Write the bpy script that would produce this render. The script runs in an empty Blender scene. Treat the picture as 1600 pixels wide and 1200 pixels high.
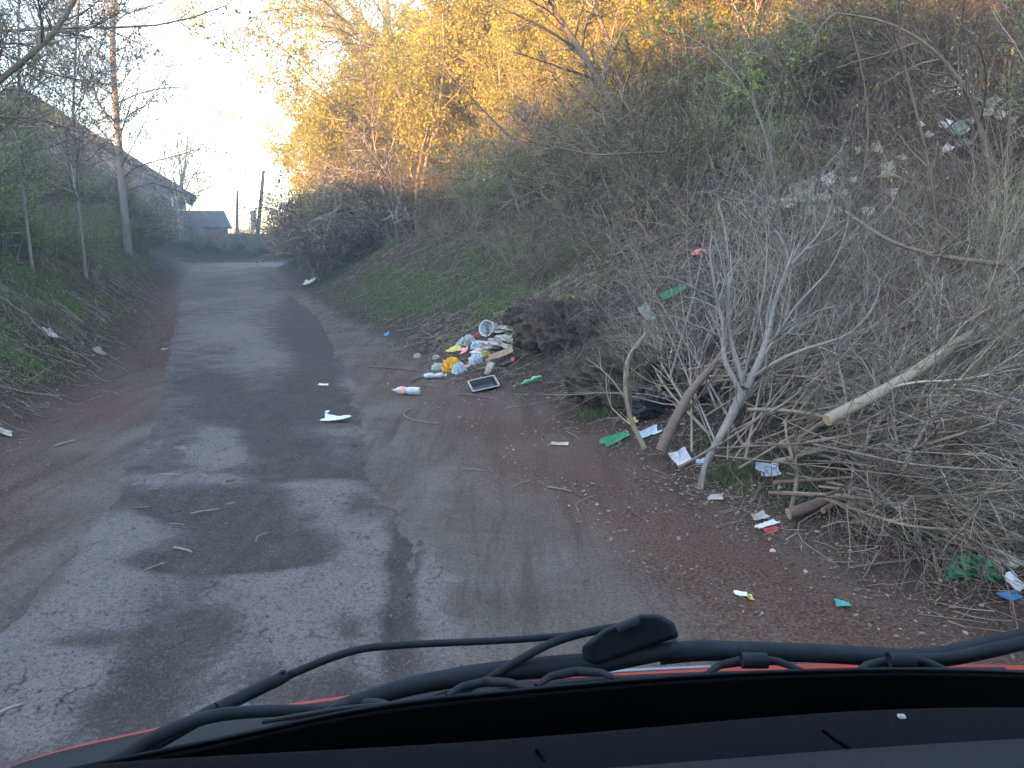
import bpy, math, random
import numpy as np
from mathutils import Vector, Matrix

rnd = random.Random(7)
rng = np.random.default_rng(7)
scene = bpy.context.scene
COL = scene.collection

# ------------------------------------------------------------------ camera, sky, sun, exposure
FPX = 1164.0                                   # focal length in pixels of a 1600 px wide picture
CAMZ = 1.75
PITCH = math.atan(230 / FPX)
cam_d = bpy.data.cameras.new('camera'); cam = bpy.data.objects.new('camera', cam_d); COL.objects.link(cam)
cam.location = (0, 0, CAMZ)
cam.rotation_euler = (math.radians(90) - PITCH, 0, 0)
cam_d.sensor_width = 36.0; cam_d.lens = 36.0 * FPX / 1600
cam_d.clip_start = 0.05; cam_d.clip_end = 2000
scene.camera = cam

SUN_EL = math.radians(11.0)
SUN_XY = (-0.8, -0.6)
world = bpy.data.worlds.new('World'); scene.world = world; world.use_nodes = True
wn = world.node_tree.nodes; wl = world.node_tree.links; wn.clear()
sky = wn.new('ShaderNodeTexSky'); sky.sky_type = 'NISHITA'; sky.sun_disc = False
sky.sun_elevation = SUN_EL; sky.sun_rotation = math.atan2(SUN_XY[0], SUN_XY[1])
sky.air_density = 1.0; sky.dust_density = 0.7; sky.ozone_density = 1.0
bg = wn.new('ShaderNodeBackground'); bg.inputs['Strength'].default_value = 0.15
wo = wn.new('ShaderNodeOutputWorld')
wl.new(sky.outputs['Color'], bg.inputs['Color']); wl.new(bg.outputs[0], wo.inputs['Surface'])

sun_d = bpy.data.lights.new('sun', 'SUN'); sun = bpy.data.objects.new('sun', sun_d); COL.objects.link(sun)
sun_d.energy = 4.0; sun_d.angle = math.radians(0.5); sun_d.color = (1.0, 0.52, 0.22)
sdir = Vector((SUN_XY[0] * math.cos(SUN_EL), SUN_XY[1] * math.cos(SUN_EL), math.sin(SUN_EL)))
sun.rotation_euler = sdir.to_track_quat('Z', 'Y').to_euler()

scene.view_settings.view_transform = 'Standard'; scene.view_settings.look = 'None'
scene.view_settings.gamma = 1; scene.view_settings.use_curve_mapping = False
scene.view_settings.exposure = 3.3
scene.render.engine = 'CYCLES'
scene.cycles.max_bounces = 6; scene.cycles.diffuse_bounces = 3; scene.cycles.glossy_bounces = 2
scene.cycles.transmission_bounces = 4; scene.cycles.transparent_max_bounces = 8; scene.cycles.volume_bounces = 0
scene.cycles.use_denoising = True

# ------------------------------------------------------------------ noise and measuring helpers
def vnoise(x, y, seed=0):
    x = np.asarray(x, float); y = np.asarray(y, float)
    xi = np.floor(x).astype(np.int64); yi = np.floor(y).astype(np.int64)
    fx = x - xi; fy = y - yi
    fx = fx * fx * (3 - 2 * fx); fy = fy * fy * (3 - 2 * fy)
    def h(a, b):
        n = (a * 374761393 + b * 668265263 + seed * 1442695041) & 0xffffffff
        n = ((n ^ (n >> 13)) * 1274126177) & 0xffffffff
        n = (n ^ (n >> 16)) & 0xffff
        return n / 65535.0
    return ((h(xi, yi) * (1 - fx) + h(xi + 1, yi) * fx) * (1 - fy) + (h(xi, yi + 1) * (1 - fx) + h(xi + 1, yi + 1) * fx) * fy) * 2 - 1

def fbm(x, y, oct=4, seed=0):
    s = 0; a = 1.0; t = 0
    for k in range(oct):
        s = s + a * vnoise(x * 2 ** k + 17.3 * k, y * 2 ** k - 9.1 * k, seed + k); t += a; a *= .5
    return s / t

def smooth(a, b, x):
    t = np.clip((np.asarray(x, float) - a) / (b - a), 0, 1)
    return t * t * (3 - 2 * t)

def ray(px, py):
    d = np.array([px - 800.0, FPX, -(py - 600.0)])
    c, s = math.cos(PITCH), math.sin(PITCH)
    return np.array([d[0], d[1] * c + d[2] * s, -d[1] * s + d[2] * c])

def at(px, py, dist):
    "the place seen in the photograph at (px, py), dist metres ahead"
    d = ray(px, py); return d / d[1] * dist + np.array([0, 0, CAMZ])

# measured foot lines of the two banks, metres (y ahead, x right)
YL = np.array([-300, -60, -8, 0, 3.0, 6.07, 7.49, 10.8, 18.9, 38.1, 50.0, 52, 54, 56, 58, 300])
XL = np.array([110, 20, -1.6, -3.2, -3.8, -4.32, -4.62, -5.63, -8.84, -16.7, -21.6, -19.5, -14, -5, 8, 900])
YR = np.array([-300, -60, -8, 0, 3.0, 4.06, 5.08, 6.07, 7.49, 9.27, 12.9, 20.8, 44, 46, 48, 50, 52, 300])
XR = np.array([118, 27, 5.6, 3.6, 2.27, 1.6, 1.25, .85, .2, -.81, -2.23, -5.35, -13.8, -12.3, -8.6, -2, 8, 900])
YA = np.array([-60, -8, 0, 2.0, 3.37, 5.08, 7.21, 15.94, 34.9, 49, 51, 53, 55, 57])
XA = np.array([21, -.6, -2.0, -2.35, -2.5, -3.02, -3.73, -7.34, -15.5, -20.4, -18.6, -13.4, -4.4, 8])
YB = np.array([-60, -8, 0, 2.96, 3.65, 4.58, 5.37, 7.21, 15.94, 34.9, 44, 47, 49, 51, 53])
XB = np.array([24, 2.5, .4, -.08, -.24, -.55, -.85, -1.27, -3.84, -11.3, -14.6, -12.4, -8, -1.5, 8.5])

def fL(y): return np.interp(y, YL, XL)
def fR(y): return np.interp(y, YR, XR)
def _cos(f, y):
    g = (f(y + .8) - f(y - .8)) / 1.6
    return 1 / np.sqrt(1 + g * g)
def sL(x, y): return (fL(y) - x) * _cos(fL, y)
def sR(x, y): return (x - fR(y)) * _cos(fR, y)

def H(x, y):
    x = np.asarray(x, float); y = np.asarray(y, float)
    l = sL(x, y); r = sR(x, y)
    kL = np.interp(y, [0, 30, 44, 52, 60, 400], [1, 1, .95, .75, .5, .35])
    hl = np.interp(l, [-1, 0, .35, 3.6, 6, 10, 40, 400], [0, 0, .26, 2.95, 3.5, 3.7, 4.0, 5]) * kL
    far = smooth(44, 60, y)
    hr = np.interp(r, [-1, 0, .5, 1.5, 6, 8, 13, 30, 400], [0, 0, .16, .72, 3.3, 3.75, 4.7, 5.6, 8]) * (1 - .7 * far)
    h = np.maximum(hl, hr)
    b = smooth(.2, 2.5, np.maximum(l, r))
    h = h + b * (.28 * fbm(x * .5, y * .5, 3, 3) + .09 * fbm(x * 2.1, y * 2.1, 3, 5))
    h = h + smooth(-.5, .6, np.maximum(l, r)) * .035 * fbm(x * 6, y * 6, 2, 8)
    h = h + .012 * fbm(x * .9, y * .9, 2, 11)
    # unseen hillside added behind and to the left, height shaped to shade lane and barn
    u = SUN_XY[0] * x + SUN_XY[1] * y
    vv = .6 * x - .8 * y
    shade_hill = smooth(19, 33, u) * (8.5 + 1.1 * smooth(-24, -6, vv) + 5.0 * (1 - smooth(-56, -43, vv)) + 1.0 * fbm(x * .12, y * .12, 3, 21) + .05 * np.clip(u - 33, 0, 200))
    return np.maximum(h, h + shade_hill * smooth(0, 6, l + 200 * (y < -25)))

def H1(x, y): return float(H(np.array([x]), np.array([y]))[0])

def hit(px, py, dmax=160):
    d = ray(px, py); d = d / d[1]
    t = np.concatenate([np.arange(1.0, 20, .02), np.arange(20, dmax, .1)])
    P = d[None] * t[:, None]; z = P[:, 2] + CAMZ
    g = H(P[:, 0], P[:, 1]); k = np.nonzero(z <= g)[0]
    i = k[0] if len(k) else len(t) - 1
    return np.array([P[i, 0], P[i, 1], float(g[i])])

# ------------------------------------------------------------------ mesh helpers
def mesh_np(name, V, F, mat, smooth_=False):
    "F: int array (n,3) or (n,4)"
    me = bpy.data.meshes.new(name)
    V = np.asarray(V, np.float32); F = np.asarray(F, np.int32)
    me.vertices.add(len(V)); me.vertices.foreach_set('co', V.ravel())
    k = F.shape[1]
    me.loops.add(F.size); me.loops.foreach_set('vertex_index', F.ravel())
    me.polygons.add(len(F)); me.polygons.foreach_set('loop_start', np.arange(len(F), dtype=np.int32) * k)
    me.polygons.foreach_set('loop_total', np.full(len(F), k, np.int32))
    me.polygons.foreach_set('use_smooth', np.full(len(F), smooth_))
    me.update(calc_edges=True)
    if mat: me.materials.append(mat)
    return me

def attr(me, name, vals):
    a = me.attributes.new(name, 'FLOAT', 'POINT'); a.data.foreach_set('value', np.asarray(vals, np.float32))

def link(name, me, parent=None, loc=None, rot=None, scale=None):
    o = bpy.data.objects.new(name, me); COL.objects.link(o)
    if parent is not None: o.parent = parent
    if loc is not None: o.location = loc
    if rot is not None: o.rotation_euler = rot
    if scale is not None: o.scale = scale
    return o

def tag(o, label=None, cat=None, group=None, kind=None):
    if label: o['label'] = label
    if cat: o['category'] = cat
    if group: o['group'] = group
    if kind: o['kind'] = kind
    return o

class MB:
    "collects vertices and quads/tris for one mesh"
    def __init__(s): s.v = []; s.f = []; s.n = 0
    def add(s, V, F):
        V = np.asarray(V, float).reshape(-1, 3); F = np.asarray(F, int)
        if F.shape[1] == 3: F = np.concatenate([F, F[:, 2:3]], 1)
        s.v.append(V); s.f.append(F + s.n); s.n += len(V); return s
    def grid(s, P):
        n, m = P.shape[:2]; i = np.arange(n * m).reshape(n, m)
        F = np.stack([i[:-1, :-1], i[1:, :-1], i[1:, 1:], i[:-1, 1:]], -1).reshape(-1, 4)
        return s.add(P.reshape(-1, 3), F)
    def box(s, lo, hi, M=None):
        x0, y0, z0 = lo; x1, y1, z1 = hi
        V = np.array([[x0,y0,z0],[x1,y0,z0],[x1,y1,z0],[x0,y1,z0],[x0,y0,z1],[x1,y0,z1],[x1,y1,z1],[x0,y1,z1]], float)
        if M is not None: V = np.array([M @ Vector(v) for v in V])
        return s.add(V, [[0,3,2,1],[4,5,6,7],[0,1,5,4],[1,2,6,5],[2,3,7,6],[3,0,4,7]])
    def tube(s, P, R, sides=6):
        P = np.asarray(P, float)[None]; R = np.broadcast_to(np.asarray(R, float), (P.shape[1],))[None]
        V, F = tubes(P, R, sides, True); return s.add(V, F)
    def mesh(s, name, mat, sm=False):
        V = np.concatenate(s.v); F = np.concatenate(s.f)
        me = bpy.data.meshes.new(name)
        faces = [tuple(f) if f[2] != f[3] else tuple(f[:3]) for f in F.tolist()]
        me.from_pydata(V.tolist(), [], faces)
        if mat: me.materials.append(mat)
        if sm: me.polygons.foreach_set('use_smooth', [True] * len(me.polygons))
        me.update(); return me

def tubes(P, R, sides=3, cap=False):
    "P (B,N,3) centre lines, R (B,N) radii -> vertices, quads"
    B, N = P.shape[:2]
    T = np.gradient(P, axis=1); T /= np.linalg.norm(T, axis=2, keepdims=True) + 1e-9
    ref = np.where(np.abs(T[:, :1, 2:3]) > .85, np.array([1., .1, 0]), np.array([.07, .05, 1.]))
    A = np.cross(T, np.broadcast_to(ref, T.shape)); A /= np.linalg.norm(A, axis=2, keepdims=True) + 1e-9
    C = np.cross(T, A)
    th = np.arange(sides) * 2 * np.pi / sides
    V = P[:, :, None] + R[:, :, None, None] * (A[:, :, None] * np.cos(th)[:, None] + C[:, :, None] * np.sin(th)[:, None])
    idx = np.arange(B * N * sides).reshape(B, N, sides)
    a = idx[:, :-1]; b = idx[:, 1:]
    F = np.stack([a, np.roll(a, -1, 2), np.roll(b, -1, 2), b], -1).reshape(-1, 4)
    V = V.reshape(-1, 3)
    if cap:
        for e in (0, N - 1):
            for bb in range(B):
                c = len(V); V = np.concatenate([V, P[bb, e][None]])
                r = idx[bb, e]
                F = np.concatenate([F, np.stack([r, np.roll(r, -1), np.full(sides, c), np.full(sides, c)], -1)])
    return V, F

# ------------------------------------------------------------------ material helpers
def mat_new(name):
    m = bpy.data.materials.new(name); m.use_nodes = True
    nt = m.node_tree; return m, nt, nt.nodes['Principled BSDF']

def N(nt, typ, **kw):
    n = nt.nodes.new(typ)
    for k, v in kw.items():
        if k in n.inputs.keys(): n.inputs[k].default_value = v
        else: setattr(n, k, v)
    return n

def mixc(nt, fac, a, b, mode='MIX'):
    n = nt.nodes.new('ShaderNodeMix'); n.data_type = 'RGBA'; n.blend_type = mode
    for s, v in ((0, fac), (6, a), (7, b)):
        if isinstance(v, (int, float)): n.inputs[s].default_value = v
        elif isinstance(v, tuple): n.inputs[s].default_value = v + (1,) * (4 - len(v))
        else: nt.links.new(v, n.inputs[s])
    return n.outputs[2]

def ramp(nt, src, *stops):
    n = nt.nodes.new('ShaderNodeValToRGB'); nt.links.new(src, n.inputs[0]); cr = n.color_ramp
    while len(cr.elements) < len(stops): cr.elements.new(.5)
    for e, (p, c) in zip(cr.elements, stops):
        e.position = p; e.color = (c if isinstance(c, tuple) else (c, c, c)) + (1,)
    return n.outputs[0]

def noise(nt, scale, detail=4, rough=.6, vec=None, dist=0):
    n = N(nt, 'ShaderNodeTexNoise', Scale=scale, Detail=detail, Roughness=rough, Distortion=dist)
    if vec is None:
        tc = nt.nodes.new('ShaderNodeTexCoord'); vec = tc.outputs['Object']
    nt.links.new(vec, n.inputs['Vector']); return n.outputs['Fac']

def geo_pos(nt): return nt.nodes.new('ShaderNodeNewGeometry').outputs['Position']
def getattr_(nt, name): n = nt.nodes.new('ShaderNodeAttribute'); n.attribute_name = name; return n.outputs['Fac']
def math_(nt, op, a, b=None, clamp=False):
    n = nt.nodes.new('ShaderNodeMath'); n.operation = op; n.use_clamp = clamp
    for i, v in enumerate((a, b)):
        if v is None: continue
        if isinstance(v, (int, float)): n.inputs[i].default_value = v
        else: nt.links.new(v, n.inputs[i])
    return n.outputs[0]

def bump(nt, bsdf, src, strength=.5, dist=.02):
    b = N(nt, 'ShaderNodeBump', Strength=strength, Distance=dist)
    nt.links.new(src, b.inputs['Height']); nt.links.new(b.outputs[0], bsdf.inputs['Normal'])

def simple(name, col, rough=.6, var=.25, scale=30, metal=0, bumpy=0, trans=0, spec=.3):
    m, nt, b = mat_new(name)
    f = noise(nt, scale, 3)
    dark = tuple(c * (1 - var) for c in col); lite = tuple(min(1, c * (1 + var)) for c in col)
    nt.links.new(ramp(nt, f, (.3, dark), (.7, lite)), b.inputs['Base Color'])
    b.inputs['Roughness'].default_value = rough; b.inputs['Metallic'].default_value = metal
    b.inputs['Specular IOR Level'].default_value = spec
    if trans: b.inputs['Transmission Weight'].default_value = trans
    if bumpy: bump(nt, b, f, bumpy, .01)
    return m

def bark(name, dark, lite, scale=25):
    m, nt, b = mat_new(name)
    oi = nt.nodes.new('ShaderNodeObjectInfo').outputs['Random']
    gp = geo_pos(nt)
    f = noise(nt, scale, 4, .7, gp); g = noise(nt, 1.7, 2, .5, gp)
    c = ramp(nt, f, (.3, dark), (.72, lite))
    c = mixc(nt, ramp(nt, g, (.35, 0.0), (.7, .55)), c, tuple(x * .55 for x in dark))
    c = mixc(nt, math_(nt, 'MULTIPLY', oi, .35), c, tuple(min(1, x * 1.25) for x in lite))
    isl = nt.nodes.new('ShaderNodeNewGeometry').outputs['Random Per Island']
    c = mixc(nt, ramp(nt, isl, (.45, 0.0), (1.0, .85)), c, tuple(min(1, x * 1.7) for x in lite))
    c = mixc(nt, ramp(nt, isl, (0.0, .75), (.35, 0.0)), c, tuple(x * .5 for x in dark))
    nt.links.new(c, b.inputs['Base Color']); b.inputs['Roughness'].default_value = .85
    b.inputs['Specular IOR Level'].default_value = .15
    bump(nt, b, f, .6, .004)
    return m

def leafmat(name, a, b_, transl=.45):
    m = bpy.data.materials.new(name); m.use_nodes = True; nt = m.node_tree; nt.nodes.clear()
    out = nt.nodes.new('ShaderNodeOutputMaterial')
    rn = nt.nodes.new('ShaderNodeNewGeometry').outputs['Random Per Island']
    c = ramp(nt, rn, (0, a), (1, b_))
    d = nt.nodes.new('ShaderNodeBsdfDiffuse'); t = nt.nodes.new('ShaderNodeBsdfTranslucent')
    nt.links.new(c, d.inputs['Color']); nt.links.new(c, t.inputs['Color'])
    mx = nt.nodes.new('ShaderNodeMixShader'); mx.inputs[0].default_value = transl
    nt.links.new(d.outputs[0], mx.inputs[1]); nt.links.new(t.outputs[0], mx.inputs[2]); nt.links.new(mx.outputs[0], out.inputs[0])
    return m

M = {}
M['bark_brown'] = bark('brown bark', (.05, .040, .032), (.18, .145, .115))
M['bark_grey'] = bark('grey bark', (.07, .065, .06), (.24, .22, .20))
M['bark_tan'] = bark('tan bark', (.12, .09, .06), (.36, .28, .20))
M['bark_red'] = bark('reddish bark', (.06, .042, .034), (.17, .12, .095))
M['cut_pale'] = bark('pale cut branch', (.095, .085, .075), (.235, .215, .19))
M['cut_tan'] = bark('tan cut branch', (.085, .07, .052), (.27, .23, .17))
M['cut_red'] = bark('red brown cut branch', (.07, .048, .038), (.19, .145, .118))
M['cut_wood'] = simple('sawn wood', (.34, .26, .17), .85, .3, 60)
M['stalk'] = bark('dry stalks', (.065, .050, .040), (.20, .16, .125))
M['leaf_yellow'] = leafmat('young yellow green leaves', (.26, .25, .05), (.40, .36, .09))
M['leaf_green'] = leafmat('spring green leaves', (.10, .15, .045), (.32, .38, .14))
M['leaf_dull'] = leafmat('dull buds', (.13, .11, .06), (.22, .19, .10))
M['grass'] = leafmat('grass blades', (.07, .09, .045), (.19, .22, .11), .3)
M['weed'] = leafmat('green weeds', (.08, .14, .04), (.15, .24, .08), .35)
M['straw'] = leafmat('dead straw', (.07, .058, .045), (.38, .32, .25), .1)
M['deadleaf'] = leafmat('dead leaves', (.03, .022, .017), (.36, .29, .22), .1)
M['white_plastic'] = simple('white plastic', (.62, .62, .62), .35, .08, 12)
M['clear_plastic'] = simple('cloudy plastic', (.46, .49, .50), .2, .12, 20, trans=.25)
M['film'] = simple('pale blue film', (.36, .44, .48), .3, .2, 25)
M['rag'] = simple('dirty white rag', (.36, .33, .29), .9, .45, 18, bumpy=.3)
M['mint'] = simple('mint cloth', (.26, .32, .27), .8, .25, 18)
M['yellow'] = simple('yellow wrapper', (.50, .43, .10), .4, .15, 20)
M['orange'] = simple('orange wrapper', (.60, .32, .03), .4, .2, 20)
M['red'] = simple('red plastic', (.36, .07, .065), .4, .2, 20)
M['green_pet'] = simple('green bottle plastic', (.02, .22, .06), .12, .2, 15, trans=.3, spec=.5)
M['green'] = simple('green sheet', (.03, .19, .09), .35, .25, 20)
M['teal'] = simple('teal film', (.06, .30, .22), .4, .2, 20)
M['blue'] = simple('blue plastic', (.04, .17, .38), .35, .15, 20)
M['black_plastic'] = simple('black plastic', (.018, .02, .022), .3, .2, 20)
M['bin_bag'] = simple('black bag', (.014, .015, .018), .3, .3, 8, spec=.5)
M['foil'] = simple('silver foil', (.62, .63, .65), .35, .12, 30, metal=.3)
M['cardboard'] = simple('wet cardboard', (.26, .20, .14), .85, .3, 10)
M['grey_card'] = simple('grey card', (.36, .34, .32), .85, .25, 14)
M['wood_dark'] = simple('old dark wood', (.05, .042, .038), .8, .4, 16, bumpy=.4)
M['wood_pole'] = simple('tarred pole', (.06, .05, .045), .9, .3, 6)

# ------------------------------------------------------------------ terrain and ground
def axis(lo, hi, c, d0, g):
    a = [c]; d = d0
    while a[-1] < hi: a.append(a[-1] + d); d *= g
    b = [c]; d = d0
    while b[-1] > lo: b.append(b[-1] - d); d *= g
    return np.array(sorted(b[1:] + a))
gx = axis(-420, 420, 0.0, .05, 1.0155); gy = axis(-260, 420, 3.0, .055, 1.0135)
X, Y = np.meshgrid(gx, gy, indexing='ij'); Z = H(X, Y)
i = np.arange(X.size).reshape(X.shape)
F = np.stack([i[:-1, :-1], i[1:, :-1], i[1:, 1:], i[:-1, 1:]], -1).reshape(-1, 4)

def grass_mask(x, y):
    l = sL(x, y); r = sR(x, y); n = fbm(x * .55, y * .55, 4, 41)
    gl = smooth(.5, 1.3, l + .5 * n) * smooth(5.2, 8.0, y + 3 * n) * (1 - smooth(5.5, 8, l))
    gr = smooth(.3, .9, r + .3 * n) * smooth(9.5, 12.5, y + 1.5 * n) * (1 - smooth(2.0, 4.5, r + n))
    gr2 = .35 * smooth(.1, .4, n) * smooth(1.0, 2.0, r)
    return np.clip(gl * (.75 + .5 * n) + gr * (.30 + 1.3 * n) + gr2, 0, 1)
def red_mask(x, y):
    l = sL(x, y); r = sR(x, y); n = fbm(x * .8, y * .8, 3, 43)
    a = np.exp(-((l + .35 + .3 * n) / .6) ** 2) * (1 - smooth(12, 34, y))
    b = np.exp(-((r + .45 + .35 * n) / .75) ** 2) * (1 - smooth(6, 12, y))
    return np.clip((a + b) * (.8 + .5 * n), 0, 1)
def bank_mask(x, y): return smooth(-.25, .35, np.maximum(sL(x, y), sR(x, y)) + .18 * fbm(x * 1.3, y * 1.3, 3, 47))

m, nt, b = mat_new('earth bank')
gp = geo_pos(nt)
n1 = noise(nt, 9, 5, .7, gp); n2 = noise(nt, 55, 4, .75, gp); n3 = noise(nt, 1.3, 4, .6, gp); n4 = noise(nt, 220, 2, .7, gp)
track = ramp(nt, n1, (.25, (.082, .067, .055)), (.75, (.138, .118, .098)))
track = mixc(nt, ramp(nt, n3, (.42, 0.0), (.62, .7)), track, (.165, .140, .118))
redc = ramp(nt, n2, (.36, (.030, .017, .012)), (.52, (.100, .050, .034)), (.70, (.20, .125, .09)))
soil = ramp(nt, n2, (.32, (.012, .010, .008)), (.5, (.036, .029, .024)), (.70, (.12, .098, .08)))
soil = mixc(nt, ramp(nt, n3, (.4, 0.0), (.65, .45)), soil, (.060, .043, .034))
grs = ramp(nt, n2, (.3, (.018, .026, .010)), (.7, (.070, .095, .032)))
mp = N(nt, 'ShaderNodeMapping'); nt.links.new(gp, mp.inputs[0]); mp.inputs['Rotation'].default_value = (0, 0, -.40); mp.inputs['Scale'].default_value = (3.2, .35, 1)
nr = noise(nt, 1.6, 5, .65, mp.outputs[0])
track = mixc(nt, ramp(nt, nr, (.36, .75), (.5, 0.0)), track, (.062, .050, .042))
track = mixc(nt, ramp(nt, nr, (.55, 0.0), (.7, .6)), track, (.175, .155, .135))
track = mixc(nt, ramp(nt, n2, (.38, .6), (.5, 0.0)), track, (.045, .036, .03))
track = mixc(nt, ramp(nt, n2, (.58, 0.0), (.7, .5)), track, (.20, .175, .15))
c = mixc(nt, getattr_(nt, 'bank'), track, soil)
c = mixc(nt, math_(nt, 'MULTIPLY', getattr_(nt, 'red'), ramp(nt, n1, (.3, .55), (.7, 1.0))), c, redc)
c = mixc(nt, math_(nt, 'MULTIPLY', getattr_(nt, 'grass'), ramp(nt, n1, (.35, .2), (.6, .9))), c, grs)
c = mixc(nt, ramp(nt, n4, (.66, 0.0), (.74, .6)), c, (.04, .033, .03))
nt.links.new(c, b.inputs['Base Color']); b.inputs['Roughness'].default_value = .95; b.inputs['Specular IOR Level'].default_value = .1
hsum = math_(nt, 'ADD', n1, math_(nt, 'MULTIPLY', n2, .6))
bump(nt, b, hsum, .7, .03)
M['earth'] = m
_xa = np.interp(Y, YA, XA); _xb = np.interp(Y, YB, XB)
Z = Z - .045 * smooth(.08, .5, np.minimum(X - _xa, _xb - X)) * (Y < 55) * (Y > -38)
me = mesh_np('ground', np.stack([X, Y, Z], -1).reshape(-1, 3), F, M['earth'], True)
attr(me, 'grass', grass_mask(X, Y).ravel()); attr(me, 'red', red_mask(X, Y).ravel()); attr(me, 'bank', bank_mask(X, Y).ravel())
tag(link('ground', me), kind='structure')

# the worn asphalt lane
vy = axis(-40, 56.5, 3.0, .035, 1.0085); vy = vy[(vy > -40) & (vy < 56.4)]
us = np.linspace(0, 1, 90)
YY, UU = np.meshgrid(vy, us, indexing='ij')
xa = np.interp(YY, YA, XA); xb = np.interp(YY, YB, XB)
xa = xa + .10 * fbm(YY * 1.1, YY * 0, 3, 51) + .03 * fbm(YY * 7, YY * 0 + 3, 2, 52)
xb = xb + .13 * fbm(YY * 1.3, YY * 0 + 9, 3, 53) + .07 * fbm(YY * 6, YY * 0 + 5, 3, 54)
XX = xa + (xb - xa) * UU
ed = np.minimum(UU, 1 - UU) * (xb - xa)

def blob(px, py, rx, ry, rot=0):
    "an area of the lane measured in the photograph: centre, half widths"
    c0 = hit(px, py)[:2]; a = hit(px + rx, py)[:2] - c0; bb = hit(px, py - ry)[:2] - c0
    A = np.array([[a[0], bb[0]], [a[1], bb[1]]]); Ai = np.linalg.inv(A)
    dx = XX - c0[0]; dy = YY - c0[1]
    u = Ai[0, 0] * dx + Ai[0, 1] * dy; v = Ai[1, 0] * dx + Ai[1, 1] * dy
    return np.exp(-(u * u + v * v) ** 1.5 * .7)
light = 0; dark = 0
for q in [(350,695,45,26),(330,710,40,14),(300,750,75,9),(630,765,17,22),(648,800,18,12),(500,765,60,22),(490,795,45,30),(545,835,60,26),(575,870,40,45),
          (500,930,130,45),(690,900,40,60),(715,970,45,60),(580,1045,22,45),(430,905,80,14),(120,880,120,60),(60,1000,120,80),(330,1060,60,60),(200,830,60,22),
          (430,560,60,18),(500,670,60,18),(360,520,50,14),(640,650,45,12),(60,1130,60,40),(460,1000,80,40),(770,830,60,22),(100,1060,60,30),(560,600,40,14)]: light = light + blob(*q)
for q in [(430,640,110,22),(440,690,60,25),(400,820,120,50),(300,790,90,20),(350,885,110,16),(300,1000,75,32),(250,1060,75,45),(190,1120,70,40),(130,1000,60,12),
          (625,900,24,60),(625,1000,22,70),(240,880,50,12),(490,620,60,22),(540,980,22,12),(470,855,70,20),(560,740,120,12),(540,1090,60,30),(640,830,20,50),(330,600,50,16),(470,480,30,40),(500,540,30,40)]: dark = dark + blob(*q)
big = fbm(XX * .9, YY * .35, 4, 61)
fld = .5 + .10 * smooth(8, 16, YY) + .42 * (np.clip(light, 0, 1.2) - np.clip(dark, 0, 1.2)) + .25 * big * smooth(4, 12, YY) + .13 * fbm(XX * 4, YY * 4, 3, 62)
zz = H(XX, YY) - .030 + .034 * smooth(0, .32, ed) + .022 * fbm(XX * 5, YY * 5, 4, 67) * (1 - smooth(.25, .7, ed)) - .018 * (1 - smooth(.15, .45, fld)) * smooth(0, .3, ed) + .006 * smooth(.5, .8, fld) + .004 * fbm(XX * 12, YY * 12, 2, 66)
i = np.arange(XX.size).reshape(XX.shape)
F = np.stack([i[:-1, :-1], i[:-1, 1:], i[1:, 1:], i[1:, :-1]], -1).reshape(-1, 4)
m, nt, b = mat_new('worn asphalt')
gp = geo_pos(nt)
mp = N(nt, 'ShaderNodeMapping'); nt.links.new(gp, mp.inputs[0]); mp.inputs['Rotation'].default_value = (0, 0, .3); mp.inputs['Scale'].default_value = (1.6, .7, 1)
n1 = noise(nt, 3.4, 7, .68, gp, .6); n2 = noise(nt, 130, 3, .8, gp); n3 = noise(nt, 28, 4, .75, gp); ns = noise(nt, 5, 4, .6, mp.outputs[0])
f = math_(nt, 'ADD', getattr_(nt, 'wear'), math_(nt, 'MULTIPLY', math_(nt, 'SUBTRACT', n1, .5), 1.25))
f = math_(nt, 'ADD', f, math_(nt, 'MULTIPLY', math_(nt, 'SUBTRACT', n3, .5), .5))
c = ramp(nt, f, (.18, (.068, .056, .050)), (.40, (.086, .072, .065)), (.445, (.112, .092, .086)), (.58, (.130, .108, .101)), (.64, (.184, .156, .146)), (.95, (.25, .214, .20)))
c = mixc(nt, ramp(nt, ns, (.4, 0.0), (.7, .4)), c, (.16, .135, .118))
n5 = noise(nt, 48, 3, .75, gp)
c = mixc(nt, ramp(nt, n2, (.36, .75), (.52, 0.0)), c, (.05, .045, .042))
c = mixc(nt, ramp(nt, n2, (.56, 0.0), (.68, .55)), c, (.27, .25, .23))
c = mixc(nt, ramp(nt, n5, (.36, .55), (.5, 0.0)), c, (.055, .048, .045))
c = mixc(nt, ramp(nt, n5, (.56, 0.0), (.68, .45)), c, (.22, .20, .18))
vo = nt.nodes.new('ShaderNodeTexVoronoi'); vo.feature = 'DISTANCE_TO_EDGE'; vo.inputs['Scale'].default_value = 1.1
wv = nt.nodes.new('ShaderNodeVectorMath'); wv.operation = 'ADD'; nt.links.new(gp, wv.inputs[0])
nd = N(nt, 'ShaderNodeTexNoise', Scale=4.0, Detail=5.0); nt.links.new(gp, nd.inputs['Vector'])
vs = nt.nodes.new('ShaderNodeVectorMath'); vs.operation = 'SCALE'; vs.inputs['Scale'].default_value = .55; nt.links.new(nd.outputs['Color'], vs.inputs[0]); nt.links.new(vs.outputs[0], wv.inputs[1]); nt.links.new(wv.outputs[0], vo.inputs['Vector'])
crk = math_(nt, 'MULTIPLY', ramp(nt, vo.outputs['Distance'], (.0, .8), (.016, 0.0)), ramp(nt, ns, (.5, 0.0), (.58, 1.0)))
c = mixc(nt, crk, c, (.03, .026, .024))
ev = math_(nt, 'ADD', getattr_(nt, 'edge'), math_(nt, 'MULTIPLY', math_(nt, 'SUBTRACT', n1, .5), .9))
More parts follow.
